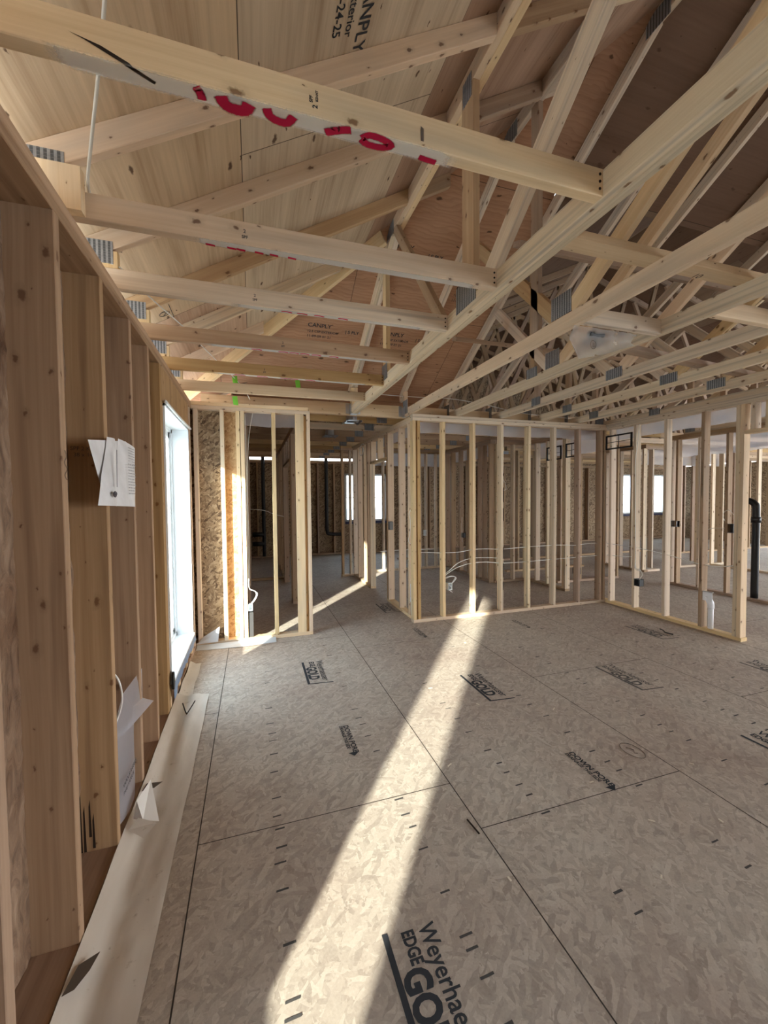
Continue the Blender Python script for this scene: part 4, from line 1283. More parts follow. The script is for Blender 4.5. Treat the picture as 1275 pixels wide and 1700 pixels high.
if True:
    y = 5.20 + .61
    joined('red_spray_mark', [text('t', 'XI', .085, FACE_Y(.16, y + .0 - .0012, H + .012), INK, bold=.004), text('t', 'H', .085, FACE_Y(0.72, y - .0012, H + .012), INK, bold=.004)], plain('dull_red_paint', (0.36, 0.05, 0.035)), bpy.data.objects['rear_truss.001'])


def slope_text(x, y, body, size, rot=0.0, mat=INK, bold=.001):
    pass


# stamps on sheathing
def SHEET_F(x, y, rot=0.0):     # reads along +X on the underside of the far slope
    ux = Vector((1, 0, 0)); uy = Vector((0, -1, SL)).normalized(); nz = ux.cross(uy)
    M = Matrix((ux, uy, nz)).transposed().to_4x4(); M.translation = Vector((x, y, zf(y))) + Vector((0, -.3, -1)).normalized() * .002
    return M @ Matrix.Rotation(rot, 4, 'Z')


def SHEET_L(x, y, rot=0.0):     # reads along -Y... on the underside of the slope above the window wall
    ux = Vector((0, 1, 0)); uy = Vector((1, 0, SL)).normalized(); nz = ux.cross(uy)
    M = Matrix((ux, uy, nz)).transposed().to_4x4(); M.translation = Vector((x, y, zl(x))) + Vector((.3, 0, -1)).normalized() * .002
    return M @ Matrix.Rotation(rot, 4, 'Z')


RS0, RS1 = bpy.data.objects['roof_sheathing'], bpy.data.objects['roof_sheathing.001']
for (x, y) in ((0.55, 4.12), (1.13, 3.36), (1.32, 4.12), (1.9, 3.6)):
    joined('plywood_stamp', [text('t', 'CANPLY', .062, SHEET_F(x, y), INK, bold=.001), text('t', '12.5 CSP EXTERIOR', .036, SHEET_F(x, y + .055), INK, bold=.0006),
                             text('t', '11-09-09 01 21', .04, SHEET_F(x, y + .105), INK, bold=.0006), text('t', '| S PLY', .05, SHEET_F(x + .38, y + .03), INK, bold=.001)], INK, RS1)
joined('plywood_stamp', [text('t', 'CANPLY', .075, SHEET_L(0.425, 1.42), INK, bold=.0012), text('t', 'Exterior', .05, SHEET_L(0.375, 1.46), INK, bold=.0006), text('t', '11-24-25', .05, SHEET_L(0.325, 1.44), INK, bold=.0008)], INK, RS0)
cv, cf = tube_vf([(.03 * math.cos(a), .035 * math.sin(a), 0) for a in [i * .2618 for i in range(25)]], .002, 4)
cv2, cf2 = tube_vf([(-.02, 0, 0), (0, .015, 0), (.02, -.01, 0)], .002, 4)
joined('pencil_circle', [(cv, cf, SHEET_L(-.55, 3.17)), (cv2, cf2, SHEET_L(-.55, 3.17)), (*tube_vf([(-.1, 0.05, 0), (.1, .05, 0)], .002, 4), SHEET_L(-.55, 3.17))], INK, RS0)

# ------------------------------------------------------------------ things on the window wall
# stapled papers
t = thing('stapled_papers', 'fan of white printed sheets stapled to the edge of a window wall stud', 'papers', (-0.56, 1.95, 1.48))


def sheet_mesh(name, corners, mat, parent, bend=.01, n=8):
    a, b, c, d = [Vector(p) for p in corners]      # a-b top, d-c bottom
    V, F = [], []
    for i in range(n + 1):
        for j in range(n + 1):
            s, q = i / n, j / n
            p = (a * (1 - s) + b * s) * (1 - q) + (d * (1 - s) + c * s) * q
            p = p + Vector((bend * math.sin(math.pi * s) * (0.4 + .6 * q) + .004 * noise.noise((p.y * 9, p.z * 9, 3)), 0, 0))
            V.append(p)
    for i in range(n):
        for j in range(n):
            k = i * (n + 1) + j
            F.append((k, k + 1, k + n + 2, k + n + 1))
    o = V[0]
    me = mesh([v - o for v in V], F, True)
    ob = link(name, me, mat, parent, o)
    return ob


s1 = sheet_mesh('sheet', [(-.557, 1.725, 1.716), (-.557, 2.197, 1.772), (-.553, 2.02, 1.50), (-.553, 1.86, 1.52)], PAPER, t, .015)
s2 = sheet_mesh('sheet', [(-.55, 2.05, 1.765), (-.545, 2.30, 1.752), (-.535, 2.23, 1.465), (-.545, 1.90, 1.475)], PAPER, t, .02)
s3 = sheet_mesh('sheet', [(-.548, 1.893, 1.750), (-.543, 1.98, 1.752), (-.535, 1.95, 1.472), (-.54, 1.752, 1.479)], PAPER, t, .02)
FX = lambda x, y, z: Matrix(((0, 0, 1, x), (1, 0, 0, y), (0, 1, 0, z), (0, 0, 0, 1)))
lines = []
rs = random.Random(5)
for k in range(11):
    z = 1.655 - .013 * k
    y = 2.075
    while y < 2.17:
        l = rs.uniform(.012, .03)
        xx = -.521
        lines.append(quad_chunk((xx, y, z), (xx, y + l, z), (xx, y + l, z + .004), (xx, y, z + .004)))
        y += l + .005
for k in range(8):
    z = 1.735 - .012 * k
    lines.append(quad_chunk((-.533, 2.13, z), (-.535, 2.24, z), (-.535, 2.24, z + .003), (-.533, 2.13, z + .003)))
joined('printed_lines', lines, plain('grey_print', (.38, .37, .38), .8), s2)
cv, cf = tube_vf([(-.512, 1.85 + .017 * (1 - i / 60) * math.cos(i * .2618), 1.52 + .012 * (1 - i / 60) * math.sin(i * .2618)) for i in range(56)], .003, 5)
joined('printed_emblem', [(cv, cf, Matrix.Identity(4)), quad_chunk((-.512, 1.872, 1.55), (-.512, 1.88, 1.55), (-.514, 1.90, 1.70), (-.514, 1.892, 1.70))], plain('dark_print', (.10, .09, .10), .8), s3)

# pencil squiggle on a stud edge and lumber stamp
V, F = tube_vf(smooth_path([(-.5695, 1.566, 1.66), (-.5695, 1.575, 1.64), (-.5695, 1.56, 1.62), (-.5695, 1.578, 1.60), (-.5695, 1.56, 1.58), (-.5695, 1.575, 1.565)], 4), .0012, 4)
o = [ob for ob in bpy.data.objects if ob.get('label') == LL[2]][0]
joined('pencil_squiggle', [(V, F, Matrix.Identity(4))], PENCIL, o)
o = [ob for ob in bpy.data.objects if ob.get('label') == LL[3]][0]
joined('lumber_stamp', [text('t', 'SPF 2 KD-HT', .022, FACE_Y(-.69, 1.947, 1.70), INK), text('t', '38 x 140', .022, FACE_Y(-.68, 1.947, 1.675), INK)], INK_F, o)
V2 = []
for x0, z0, z1 in ((-.705, .04, .30), (-.692, .04, .24), (-.672, .10, .26), (-.66, .05, .20)):
    V2.append(quad_chunk((x0, 1.947, z0), (x0 + .010, 1.947, z0), (x0 + .006, 1.947, z1), (x0 + .001, 1.947, z1 - .03)))
joined('bark_streak', V2, BARK, o)

# wrapped outlet box low on the wall
t = thing('wrapped_outlet_box', 'electrical box wrapped in printed cloudy plastic between window wall studs', 'outlet box', (-.60, 2.18, .04))
box('box_shell', (-.69, 2.0, .21), (-.62, 2.09, .42), DKGREY, t)
V, F = [], []
prof = [(2.00, .045), (2.02, .16), (2.01, .30), (2.03, .44), (2.16, .60), (2.31, .47)]
cols = 9
pw = [(2.0, 2.345, .05), (2.0, 2.35, .14), (1.99, 2.36, .25), (2.0, 2.37, .38), (2.02, 2.38, .45)]
for j, (a, b, z) in enumerate(pw):
    for i in range(cols):
        s = i / (cols - 1)
        V.append((-.605 + .03 * math.sin(math.pi * s) + .006 * noise.noise((s * 5, z * 7, 2)), a + (b - a) * s, z))
for j in range(len(pw) - 1):
    for i in range(cols - 1):
        k = j * cols + i
        F.append((k, k + 1, k + cols + 1, k + cols))
o = Vector(V[0]); link('plastic_wrap', mesh([Vector(v) - o for v in V], F, True), POLY, t, o)
b = [Vector(p) for p in ((-.60, 2.02, .44), (-.57, 2.19, .42), (-.55, 2.55, .37), (-.57, 2.40, .46), (-.58, 2.45, .60), (-.59, 2.15, .60), (-.60, 2.05, .50))]
me = mesh([p - b[0] for p in b] + [Vector((-.57, 2.22, .50)) - b[0]], [(i, (i + 1) % 7, 7) for i in range(7)])
link('plastic_flap', me, POLY, t, b[0])
joined('printed_lines', [text('t', 'VAPOUR BARRIER', .026, FX(-.566, 2.03, .225), INK, bold=.0008), text('t', 'PARE-VAPEUR', .026, FX(-.566, 2.03, .19), INK, bold=.0006)], INK, t)
tube('cable', [(-.62, 1.99, .80), (-.575, 2.03, .72), (-.57, 2.06, .60), (-.60, 2.03, .49)], .004, CABLE, t)

# white membrane strip along the foot of the window wall
V, F = [], []
m = 90
for i in range(m + 1):
    y = 0.2 + (3.36 - .2) * i / m
    ridge = .022 * math.exp(-((y - 3.1) / .5) ** 2)
    for k in range(10):
        s = k / 9
        x = -.566 + .222 * s
        z = .039 * max(0, 1 - s * 3.2) + .003 + ridge * math.exp(-((s - .55) / .22) ** 2) + .008 * abs(noise.noise((y * 3, s * 4, 1))) * (.3 + s) + .004 * noise.noise((y * 11, s * 9, 5)) * (1 if 0 < k < 9 else .2)
        z = max(z, .0022)
        V.append((x + .006 * noise.noise((y * 2.3, 9, s)), y, z))
holes = set()
for i in range(m):
    y = 0.2 + 3.16 * i / m
    for k in range(9):
        a = i * 10 + k
        F.append((a, a + 1, a + 11, a + 10))
o = Vector((-.45, 1.8, 0))
st = link('membrane_strip', mesh([Vector(v) - o for v in V], F, True), WRAP, None, o)
for hp in ([(-.562, 1.385), (-.548, 1.47), (-.500, 1.505), (-.512, 1.45), (-.535, 1.40)], [(-.555, 2.27), (-.545, 2.33), (-.475, 2.345), (-.505, 2.295)]):
    zz = [.046 - max(0, (x + .566)) * .22 for x, y in hp]
    oo = Vector((hp[0][0], hp[0][1], zz[0]))
    link('torn_hole', mesh([Vector((x, y, z)) - oo for (x, y), z in zip(hp, zz)], [tuple(range(len(hp)))]), CUT, st, oo)
tag(st, 'long dusty white membrane strip lying along the foot of the window wall', 'membrane')
fl = [(-.545, 2.08, .045), (-.50, 2.05, .05), (-.435, 2.05, .03), (-.515, 2.28, .09), (-.54, 2.12, .10)]
o = Vector(fl[0]); f1 = link('torn_flap', mesh([Vector(p) - o for p in fl], [(0, 1, 3, 4), (1, 2, 3)]), plain('clean_membrane', (.80, .76, .70), .6), st, o)
fl = [(-.55, 2.02, .042), (-.48, 1.965, .03), (-.44, 2.03, .04), (-.52, 2.06, .06)]
o = Vector(fl[0]); link('torn_flap', mesh([Vector(p) - o for p in fl], [(0, 1, 2, 3)]), WRAP, st, o)
V, F = [], []
for i in range(13):
    y = 3.30 + .06 * i
    for k in range(3):
        V.append((-.56 + .045 * k + .004 * math.sin(i), y, .004 + (.03 * (k == 0)) + .004 * (i % 2)))
for i in range(12):
    for k in range(2):
        a = i * 3 + k; F.append((a, a + 1, a + 4, a + 3))
o = Vector((-.53, 3.6, 0))
tag(link('membrane_strip', mesh([Vector(v) - o for v in V], F, True), WRAP, None, o), 'narrow beige membrane strip continuing under the white window', 'membrane')
tk = thing('twig', 'small dark forked twig lying on the membrane strip below the window', 'twig', (-.46, 3.05, .03))
for pts in ([(-.50, 3.16, .05), (-.47, 3.06, .04), (-.455, 3.02, .036)], [(-.455, 3.02, .036), (-.435, 3.08, .05), (-.42, 3.16, .055)]):
    tube('twig_fork', pts, .004, BARK, tk, 5)

# strips of membrane at the strand board corner
V = [(-.56, 4.36, .004), (-.10, 4.33, .004), (.21, 4.36, .004), (.21, 4.47, .022), (-.12, 4.44, .03), (-.56, 4.47, .02), (.0, 4.40, .012), (-.3, 4.40, .014)]
o = Vector(V[0])
tag(link('membrane_scrap', mesh([Vector(v) - o for v in V], [(0, 7, 5), (0, 1, 7), (1, 6, 7), (1, 2, 6), (2, 3, 6), (3, 4, 6), (4, 7, 6), (4, 5, 7)]), plain('pale_blue_scrap', (.62, .64, .65), .5), None, o),
    'pale membrane scrap lying in front of the short wall sole plate', 'membrane')
V = [(-.56, 4.44, .04), (-.36, 4.43, .05), (-.345, 4.47, .19), (-.50, 4.475, .10), (-.44, 4.45, .09)]
o = Vector(V[0])
tag(link('paper_scrap', mesh([Vector(v) - o for v in V], [(0, 1, 4), (1, 2, 4), (2, 3, 4), (3, 0, 4)]), plain('grey_paper', (.58, .58, .57), .6), None, o), 'grey paper scrap leaning on the strand board in the corner', 'paper')


# ------------------------------------------------------------------ electrical and pipes
def outlet(label, x, y, z, w=.055, d=.07, h=.09, mat=DKGREY, face='y', loop=None, cat='outlet box'):
    t = thing('outlet_box', label, cat, (x, y, z - h / 2))
    wall = .005
    if face == 'y':
        boxes('box_shell', [((x - w / 2, y, z - h / 2), (x - w / 2 + wall, y + d, z + h / 2)), ((x + w / 2 - wall, y, z - h / 2), (x + w / 2, y + d, z + h / 2)),
                            ((x - w / 2, y, z - h / 2), (x + w / 2, y + d, z - h / 2 + wall)), ((x - w / 2, y, z + h / 2 - wall), (x + w / 2, y + d, z + h / 2)), ((x - w / 2, y + d - wall, z - h / 2), (x + w / 2, y + d, z + h / 2))], mat, t, (x, y, z - h / 2))
    else:
        boxes('box_shell', [((x, y - w / 2, z - h / 2), (x + d, y - w / 2 + wall, z + h / 2)), ((x, y + w / 2 - wall, z - h / 2), (x + d, y + w / 2, z + h / 2)),
                            ((x, y - w / 2, z - h / 2), (x + d, y + w / 2, z - h / 2 + wall)), ((x, y - w / 2, z + h / 2 - wall), (x + d, y + w / 2, z + h / 2)), ((x + d - wall, y - w / 2, z - h / 2), (x + d, y + w / 2, z + h / 2))], mat, t, (x, y, z - h / 2))
    for k, pts in enumerate(loop or []):
        tube('cable_tail', pts, .004, CABLE, t)
    return t


t = outlet('white wired outlet box on the sunlit stud beside the dark opening', -.042, 4.49, .355, w=.045, h=.075, mat=VINYL, loop=[
    [(-.055, 4.50, .66), (-.05, 4.49, .56), (-.01, 4.48, .535), (.03, 4.48, .50), (.01, 4.49, .44), (-.03, 4.50, .39)],
    [(-.055, 4.51, .66), (-.045, 4.50, .55), (0, 4.49, .53), (.02, 4.49, .49), (0, 4.50, .44), (-.045, 4.51, .38)]])
tag(box('grey_backing_board', (-.066, 4.50, .04), (-.015, 4.56, .30), plain('grey_board', (.06, .055, .052), .8)), 'short grey board standing under the white wired outlet box', 'board')
t = outlet('white wired outlet box on the sunlit stud in the long partition', 2.285, 4.49, .40, mat=VINYL, loop=[
    [(2.23, 4.50, .50), (2.28, 4.48, .525), (2.345, 4.48, .52), (2.355, 4.48, .49), (2.30, 4.49, .43)],
    [(2.23, 4.51, .51), (2.29, 4.49, .53), (2.35, 4.49, .515), (2.33, 4.49, .47), (2.285, 4.50, .42)],
    [(2.27, 4.485, .42), (2.30, 4.48, .38), (2.27, 4.48, .36), (2.31, 4.48, .33)]])
t = outlet('dark outlet box with white cable loop on the side partition stud', 4.685, 3.985, .375, face='x', w=.08, loop=[
    [(4.70, 4.02, .60), (4.685, 4.0, .545), (4.68, 3.93, .535), (4.68, 3.90, .49), (4.69, 3.95, .42)], [(4.70, 4.02, .62), (4.69, 4.0, .56), (4.685, 3.94, .55), (4.685, 3.91, .49), (4.70, 3.96, .42)]])
outlet('grey switch box on the near jamb of the hall doorway', 1.824, 5.46, 1.10, face='x', w=.075, d=.05, h=.115, mat=plain('grey_switch_box', (.20, .20, .20), .5), cat='switch box')
outlet('dark switch box with white cables beyond the doubled doorway post', 6.65, 4.15, 1.0, face='x', w=.10, h=.13, loop=[
    [(6.66, 4.2, 1.06), (6.64, 4.24, 1.2), (6.64, 4.16, 1.27), (6.65, 4.10, 1.2)], [(6.66, 4.1, .94), (6.64, 4.08, .83), (6.64, 4.0, .76)], [(6.66, 4.2, 1.0), (6.64, 4.4, .98), (6.64, 4.5, .90)]], cat='switch box')
outlet('half white switch box on a stud seen through the side partition', 6.64, 4.98, 1.02, face='x', w=.10, h=.10, mat=plain('pale_grey_box', (.45, .47, .48), .5), cat='switch box')
outlet('dark junction box high on the closet front seen between partition studs', 4.06, 6.09, 1.95, w=.09, d=.03, h=.15, loop=[[(4.06, 6.08, 1.86), (4.13, 6.07, 1.74), (4.16, 6.08, 1.62), (4.06, 6.08, 1.60)]], cat='junction box')
outlet('dark outlet box with white tails near the floor by the inner corner', 4.64, 5.0, .36, face='x', w=.09, h=.10, loop=[[(4.66, 4.96, .30), (4.63, 4.90, .22), (4.63, 4.95, .15), (4.63, 4.88, .06)]])
outlet('dark outlet box with cable on the closet wall', 3.875, 7.1, .75, face='x', w=.09, d=.05, h=.09, loop=[[(3.87, 7.1, 1.1), (3.865, 7.1, .9), (3.865, 7.08, .62)]])
outlet('white outlet on the back room partition near the window wall', 3.42, 7.84, .75, mat=VINYL, d=.03, w=.07, h=.12)
outlet('small white outlet on the back wall of the dark room', .55, 10.74, 1.02, mat=VINYL, d=.02, w=.06, h=.11)


def cable(label, pts, r=.0042, mat=CABLE):
    return tag(tube('electrical_cable', pts, r, mat), label, 'cable')


yc = 4.525
cable('upper white cable strung level through the long partition studs', [(1.90, yc, .835), (2.05, yc, .826), (2.2, yc, .815), (2.4, yc - .03, .818), (2.61, yc, .835), (2.8, yc, .836), (3.01, yc, .822), (3.2, yc, .826), (3.42, yc, .831), (3.82, yc, .836), (4.05, yc, .828), (4.23, yc, .818), (4.40, yc, .834), (4.62, yc, .834)])
cable('lower white cable curving up from the outlet into the long partition studs', [(2.23, yc, .53), (2.277, yc - .03, .578), (2.396, yc - .03, .633), (2.596, yc, .664), (2.80, yc, .668), (3.0, yc, .645), (3.1, yc, .639), (3.4, yc, .639), (3.82, yc, .646), (4.24, yc, .653), (4.40, yc, .656), (4.62, yc, .66)])
cable('middle white cable arching from the outlet to the third partition stud', [(2.23, yc + .02, .54), (2.277, yc - .02, .594), (2.407, yc - .02, .684), (2.597, yc + .02, .722), (2.8, yc + .02, .722), (3.01, yc + .02, .704)])
xc = 4.735
cable('upper white cable sagging through the side partition studs', [(xc, 4.5, .823), (xc, 4.145, .823), (xc, 4.0, .815), (xc, 3.72, .792), (xc, 3.63, .782), (xc, 3.416, .748), (xc, 3.25, .725), (xc, 3.05, .73), (xc, 2.9, .76), (xc, 2.83, .78)])
cable('lower white cable in the side partition by the inner corner', [(xc, 4.5, .66), (xc, 4.3, .672), (xc, 4.165, .683), (xc, 4.05, .70)])
cable('white cable running down the stud to the dark outlet box in the side partition', [(4.70, 3.985, 2.4), (4.685, 4.005, 2.1), (4.69, 4.03, 1.9), (4.69, 4.02, 1.2), (4.69, 4.01, .743), (4.69, 4.02, .56)])
cable('pale cable running down the sunlit stud beside the dark opening', [(-.06, 4.52, 2.38), (-.055, 4.52, 1.8), (-.06, 4.51, 1.3), (-.055, 4.51, .66)])
cable('second pale cable hanging inside the dark opening of the short wall', [(.02, 4.60, 2.42), (-.03, 4.60, 2.1), (-.05, 4.59, 1.6), (-.045, 4.58, 1.0), (-.05, 4.56, .62)])
cable('thick white cable hanging down from the roof past the closest jack truss', [(-.30, 1.13, 2.74), (-.334, 1.25, 2.77), (-.396, 1.40, 2.71), (-.462, 1.55, 2.64), (-.51, 1.66, 2.572), (-.53, 1.78, 2.57)], .005, plain('beige_cable_jacket', (.62, .58, .49), .5))
cable('thin wire running slantwise under the jack trusses above the window wall', [(-.637, 2.224, 2.585), (-.566, 2.228, 2.58), (-.497, 2.496, 2.575), (-.389, 2.857, 2.575), (-.352, 3.48, 2.685), (-.237, 3.52, 2.58), (-.148, 4.2, 2.66), (-.058, 4.22, 2.56), (-.005, 4.3, 2.48)], .0035)
cable('white wire strung level above the header board past the truss ends', [(1.30, 4.70, 2.74), (1.47, 4.70, 2.727), (1.9, 4.70, 2.725), (2.4, 4.70, 2.735), (2.9, 4.70, 2.69), (3.5, 4.70, 2.61), (4.3, 4.70, 2.58)], .004)
cable('white cable looped on the hall side wall by the white pipe', [(1.82, 4.62, 1.34), (1.80, 4.62, 1.29), (1.82, 4.63, 1.22), (1.81, 4.62, 1.05), (1.79, 4.62, .98), (1.82, 4.63, .93)])
cable('coil of white cable at the top of the hall side wall', [(1.80, 6.6, 2.36), (1.78, 6.7, 2.40), (1.79, 6.9, 2.36), (1.80, 6.95, 2.26), (1.79, 6.8, 2.22), (1.78, 6.65, 2.28), (1.80, 6.75, 2.36)], .006)
cable('grey cable drooping across the dark room', [(-.03, 6.0, 1.35), (.15, 6.0, 1.33), (.3, 6.0, 1.27), (.42, 6.0, 1.24)], .004)
cable('white cable strung level beyond the hall doorway', [(1.95, 6.3, .62), (2.3, 6.3, .63), (2.9, 6.3, .62)], .006)


# white vacuum pipes
def vac_pipe(label, base, mid, top, plate_c, face):
    t = thing('vacuum_pipe', label, 'pipe', base)
    b, m, u = Vector(base), Vector(mid), Vector(top)
    tube('pipe', [b, b + (m - b) * .5, m], .026, PVC, t, 16, 0)
    tube('elbow', [m + Vector((0, 0, -.03)), m + Vector((0, 0, .02)), m + (u - m) * .55, u], .031, PVC, t, 16, 5)
    return t


t = vac_pipe('white vacuum pipe with elbow standing at the side partition sole plate', (4.735, 3.122, .038), (4.735, 3.122, .29), (4.725, 3.150, .39), None, 'x')
boxes('mount_plate', [((4.70, 3.09, .34), (4.706, 3.187, .44)), ((4.70, 3.09, .434), (4.73, 3.187, .44))], PVC, t, (4.7, 3.13, .33))
t = vac_pipe('white vacuum pipe with elbow standing beside the hall corner', (1.86, 4.66, .038), (1.86, 4.66, .24), (1.875, 4.63, .33), None, 'y')
boxes('mount_plate', [((1.836, 4.60, .28), (1.842, 4.68, .43)), ((1.836, 4.60, .425), (1.86, 4.68, .43))], PVC, t, (1.84, 4.64, .28))


def black_pipe(label, pts, r=.04, branch=()):
    t = thing('drain_pipe', label, 'pipe', pts[-1])
    tube('pipe', pts, r, ABS, t, 14, 5)
    for b in branch:
        tube('fitting', b, r * 1.25, ABS, t, 14, 0)
    return t


black_pipe('thick black drain pipe with a bend beyond the doorway post', [(6.70, 4.05, 1.40), (6.70, 3.95, 1.405), (6.70, 3.87, 1.36), (6.70, 3.85, 1.25), (6.70, 3.85, .6), (6.70, 3.85, .04)], .044, [[(6.70, 3.85, 1.18), (6.70, 3.85, 1.10)]])
black_pipe('black drain stack on the back wall of the dark room', [(.26, 10.69, 2.8), (.26, 10.69, 2.0), (.26, 10.69, 1.0), (.26, 10.69, .04)], .045, [[(-.02, 10.69, .36), (.26, 10.69, .36)], [(-.02, 10.69, .60), (.26, 10.69, .60)]])
black_pipe('black drain stack with a sideways leg on the hall back wall', [(1.85, 10.69, 2.75), (1.85, 10.69, 1.8), (1.85, 10.69, .8), (1.86, 10.69, .62), (1.92, 10.69, .55), (2.3, 10.69, .53)], .045)


def duct_frame(label, x, y0, y1, z0, z1):
    t = thing('vent_frame', label, 'vent frame', (x, y0, z0))
    w = .018
    boxes('frame_rails', [((x - .02, y0, z0), (x, y1, z0 + w)), ((x - .02, y0, z1 - w), (x, y1, z1)), ((x - .02, y0, z0), (x, y0 + w, z1)), ((x - .02, y1 - w, z0), (x, y1, z1))], BLACK, t, (x, y0, z0))
    c = (y0 + y1) / 2
    boxes('centre_bar', [((x - .012, c - .004, z0), (x - .006, c + .004, z1)), ((x - .012, y0, (z0 + z1) / 2 - .003), (x - .006, y1, (z0 + z1) / 2 + .003))], BLACK, t, (x, c, z0))


duct_frame('black rectangular vent frame fixed between side partition studs at the inner corner', 4.69, 4.075, 4.485, 2.125, 2.315)
duct_frame('nearer black vent frame behind the long partition, seen between its last studs', 4.64, 4.95, 5.19, 2.085, 2.30)
duct_frame('farther black vent frame behind the long partition', 4.64, 5.29, 5.62, 2.075, 2.29)


def pot_light(label, x, y, tilt):
    t = thing('recessed_light', label, 'ceiling light', (x, y, 2.47))
    V, F = [], []
    z = 2.445
    boxes('mounting_plate', [((x - .10, y - .13, z), (x - .065, y + .13, z + .003)), ((x + .065, y - .13, z), (x + .10, y + .13, z + .003)), ((x - .10, y - .13, z), (x + .10, y - .07, z + .003)), ((x - .10, y + .07, z), (x + .10, y + .13, z + .003)),
                             ((x - .10, y - .13, z - .02), (x - .097, y + .13, z)), ((x + .097, y - .13, z - .02), (x + .10, y + .13, z))], STEEL, t, (x, y, z))
    V, F = tube_vf([(x, y, z + .002), (x, y, z + .13)], .066, 24, False)
    link('can', mesh([v - Vector((x, y, z)) for v in V], F, True), STEEL, t, Vector((x, y, z)))
    box('junction_box', (x - .05, y + .075, z + .003), (x + .05, y + .135, z + .08), STEEL, t)


pot_light('shiny metal pot light housing in the hall ceiling, nearer the room', 1.20, 5.02, 0)
pot_light('dull metal pot light housing farther down the hall ceiling', 1.15, 6.27, 0)

# plastic bag on the block
V, F = [], []
outl = [(1.768, 2.474), (1.89, 2.474), (2.02, 2.474), (2.13, 2.474), (2.245, 2.474)]
low = [(1.766, 2.354), (1.80, 2.285), (1.99, 2.33), (2.10, 2.365), (2.215, 2.40)]
for i in range(17):
    s = i / 16 * 4
    k = min(int(s), 3); q = s - k
    for j in range(8):
        r = j / 7
        xa_ = outl[k][0] * (1 - q) + outl[k + 1][0] * q; za = outl[k][1]
        xb = low[k][0] * (1 - q) + low[k + 1][0] * q; zb = low[k][1] * (1 - q) + low[k + 1][1] * q
        V.append((xa_ * (1 - r) + xb * r, 1.925 + .03 * math.sin(r * 3.1) + .012 * noise.noise((s * 2.2, r * 3, 2)), za * (1 - r) + zb * r))
for i in range(16):
    for j in range(7):
        a = i * 8 + j; F.append((a, a + 1, a + 9, a + 8))
t = thing('plastic_bag', 'clear plastic bag with dark hardware hanging under the short block', 'plastic bag', (2.0, 1.925, 2.47))
o = Vector(V[0]); link('film', mesh([Vector(v) - o for v in V], F, True), POLY2, t, o)
tube('hardware', [(1.90, 1.95, 2.452), (1.95, 1.955, 2.445), (2.01, 1.955, 2.455)], .016, DKGREY, t, 10)
cv, cf = tube_vf([(1.90 + .02 * math.cos(a), 1.918, 2.375 + .024 * math.sin(a)) for a in [i * .2618 for i in range(25)]], .0015, 4)
joined('pencil_circle', [(cv, cf, Matrix.Identity(4)), text('t', 'B', .035, FACE_Y(1.892, 1.916, 2.36), PENCIL)], PENCIL, t)

# green tape tabs on far jack trusses
for i, (x, z, lb) in enumerate(((-.14, 2.64, 'green tape tab hanging behind the jack trusses over the short wall'), (-.142, 2.45, 'lower green tape tab just above the short wall top plate'), (.455, 2.65, 'bright green tape tab under the farthest jack truss'))):
    V = [(x - .025, 4.22, z + .03), (x + .02, 4.22, z + .04), (x + .03, 4.225, z - .05), (x - .015, 4.23, z - .045)]
    o = Vector(V[0])
    tag(link('tape_tab', mesh([Vector(v) - o for v in V], [(0, 1, 2, 3)]), GREEN, None, o), lb, 'tape')

# wood chips on the floor
rs = random.Random(21)
chips = [(1.02, 2.02), (1.52, 2.56), (1.99, 2.33), (1.72, 1.37), (2.02, 1.27), (1.66, 1.66), (0.93, 1.33), (2.3, 1.6), (1.5, 1.15), (1.3, 2.9), (2.45, 1.15), (3.6, 2.6), (.06, 1.42), (2.05, 3.7)]
for i, (x, y) in enumerate(chips):
    a = rs.uniform(0, 3); l = rs.uniform(.008, .02); w = .003
    c, s = math.cos(a), math.sin(a)
    v, f = box_vf((-l, -w, 0), (l, w, .003))
    o = link('wood_chip', mesh([(c * p[0] - s * p[1], s * p[0] + c * p[1], p[2]) for p in v], f), CHIP, None, Vector((x, y, .0005)))
    tag(o, 'tiny pale wood chip lying loose on the strand board floor', 'wood chip', 'wood chips on the floor')
v, f = box_vf((-.003, -.045, 0), (.003, .045, .004))
o = link('wood_splinter', mesh(v, f), BARK, None, Matrix.Translation((.925, 1.60, .0005)) @ Matrix.Rotation(.12, 4, 'Z'))
tag(o, 'thin dark splinter lying beside the floor seam', 'splinter')
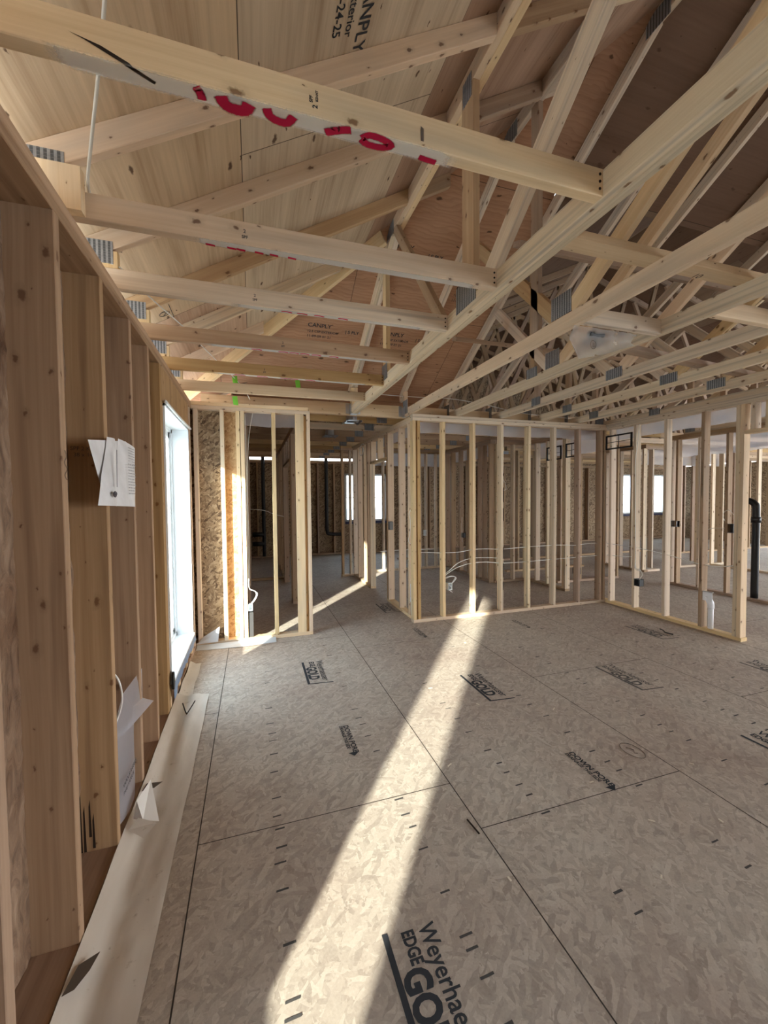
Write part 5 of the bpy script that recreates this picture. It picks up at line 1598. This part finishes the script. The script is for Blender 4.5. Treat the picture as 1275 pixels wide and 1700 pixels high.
o = tube('cable_offcut', [(4.30, 3.36, .006), (4.27, 3.30, .012), (4.24, 3.25, .008), (4.26, 3.18, .006)], .006, BLACK)
tag(o, 'short dark curved offcut on the floor near the side partition', 'offcut')

# ------------------------------------------------------------------ light
slope_sheet('roof_sheathing', [PL(XS, 4.88 - .57 - XS), PL(xa, RIDGE_Y), PL(XS, -4.6 + .57 + XS)], PLY_B, (0, 1, 0), (1, 0, SL), PL(XS, 0))
w = bpy.data.worlds.new('World'); SC.world = w; w.use_nodes = True
nt = w.node_tree; nt.nodes.clear()
bg = nt.nodes.new('ShaderNodeBackground'); wo = nt.nodes.new('ShaderNodeOutputWorld')
tc = nt.nodes.new('ShaderNodeTexCoord'); sp = nt.nodes.new('ShaderNodeSeparateXYZ'); rp = nt.nodes.new('ShaderNodeValToRGB')
nt.links.new(tc.outputs['Generated'], sp.inputs[0]); nt.links.new(sp.outputs[2], rp.inputs[0])
rp.color_ramp.elements[0].position = 0.0; rp.color_ramp.elements[0].color = (1.0, 1.0, 1.0, 1)
rp.color_ramp.elements[1].position = 0.6; rp.color_ramp.elements[1].color = (0.62, 0.80, 1.0, 1)
nt.links.new(rp.outputs[0], bg.inputs[0]); bg.inputs[1].default_value = 3.0
nt.links.new(bg.outputs[0], wo.inputs[0])
sun = bpy.data.lights.new('sun', 'SUN'); sun.energy = 6.8; sun.angle = R(1.3); sun.color = (1.0, 0.95, 0.83)
so = bpy.data.objects.new('sun', sun); COL.objects.link(so)
d = Vector((0.592, 0.806, -0.31)).normalized()
so.rotation_euler = d.to_track_quat('-Z', 'Y').to_euler()

SC.view_settings.view_transform = 'Standard'
SC.view_settings.look = 'None'
SC.view_settings.gamma = 1.0
SC.view_settings.use_curve_mapping = False
SC.view_settings.exposure = 1.72
SC.render.engine = 'CYCLES'
SC.cycles.max_bounces = 10
SC.cycles.diffuse_bounces = 6
SC.cycles.transparent_max_bounces = 12
SC.cycles.sample_clamp_indirect = 6.0
SC.cycles.use_denoising = True
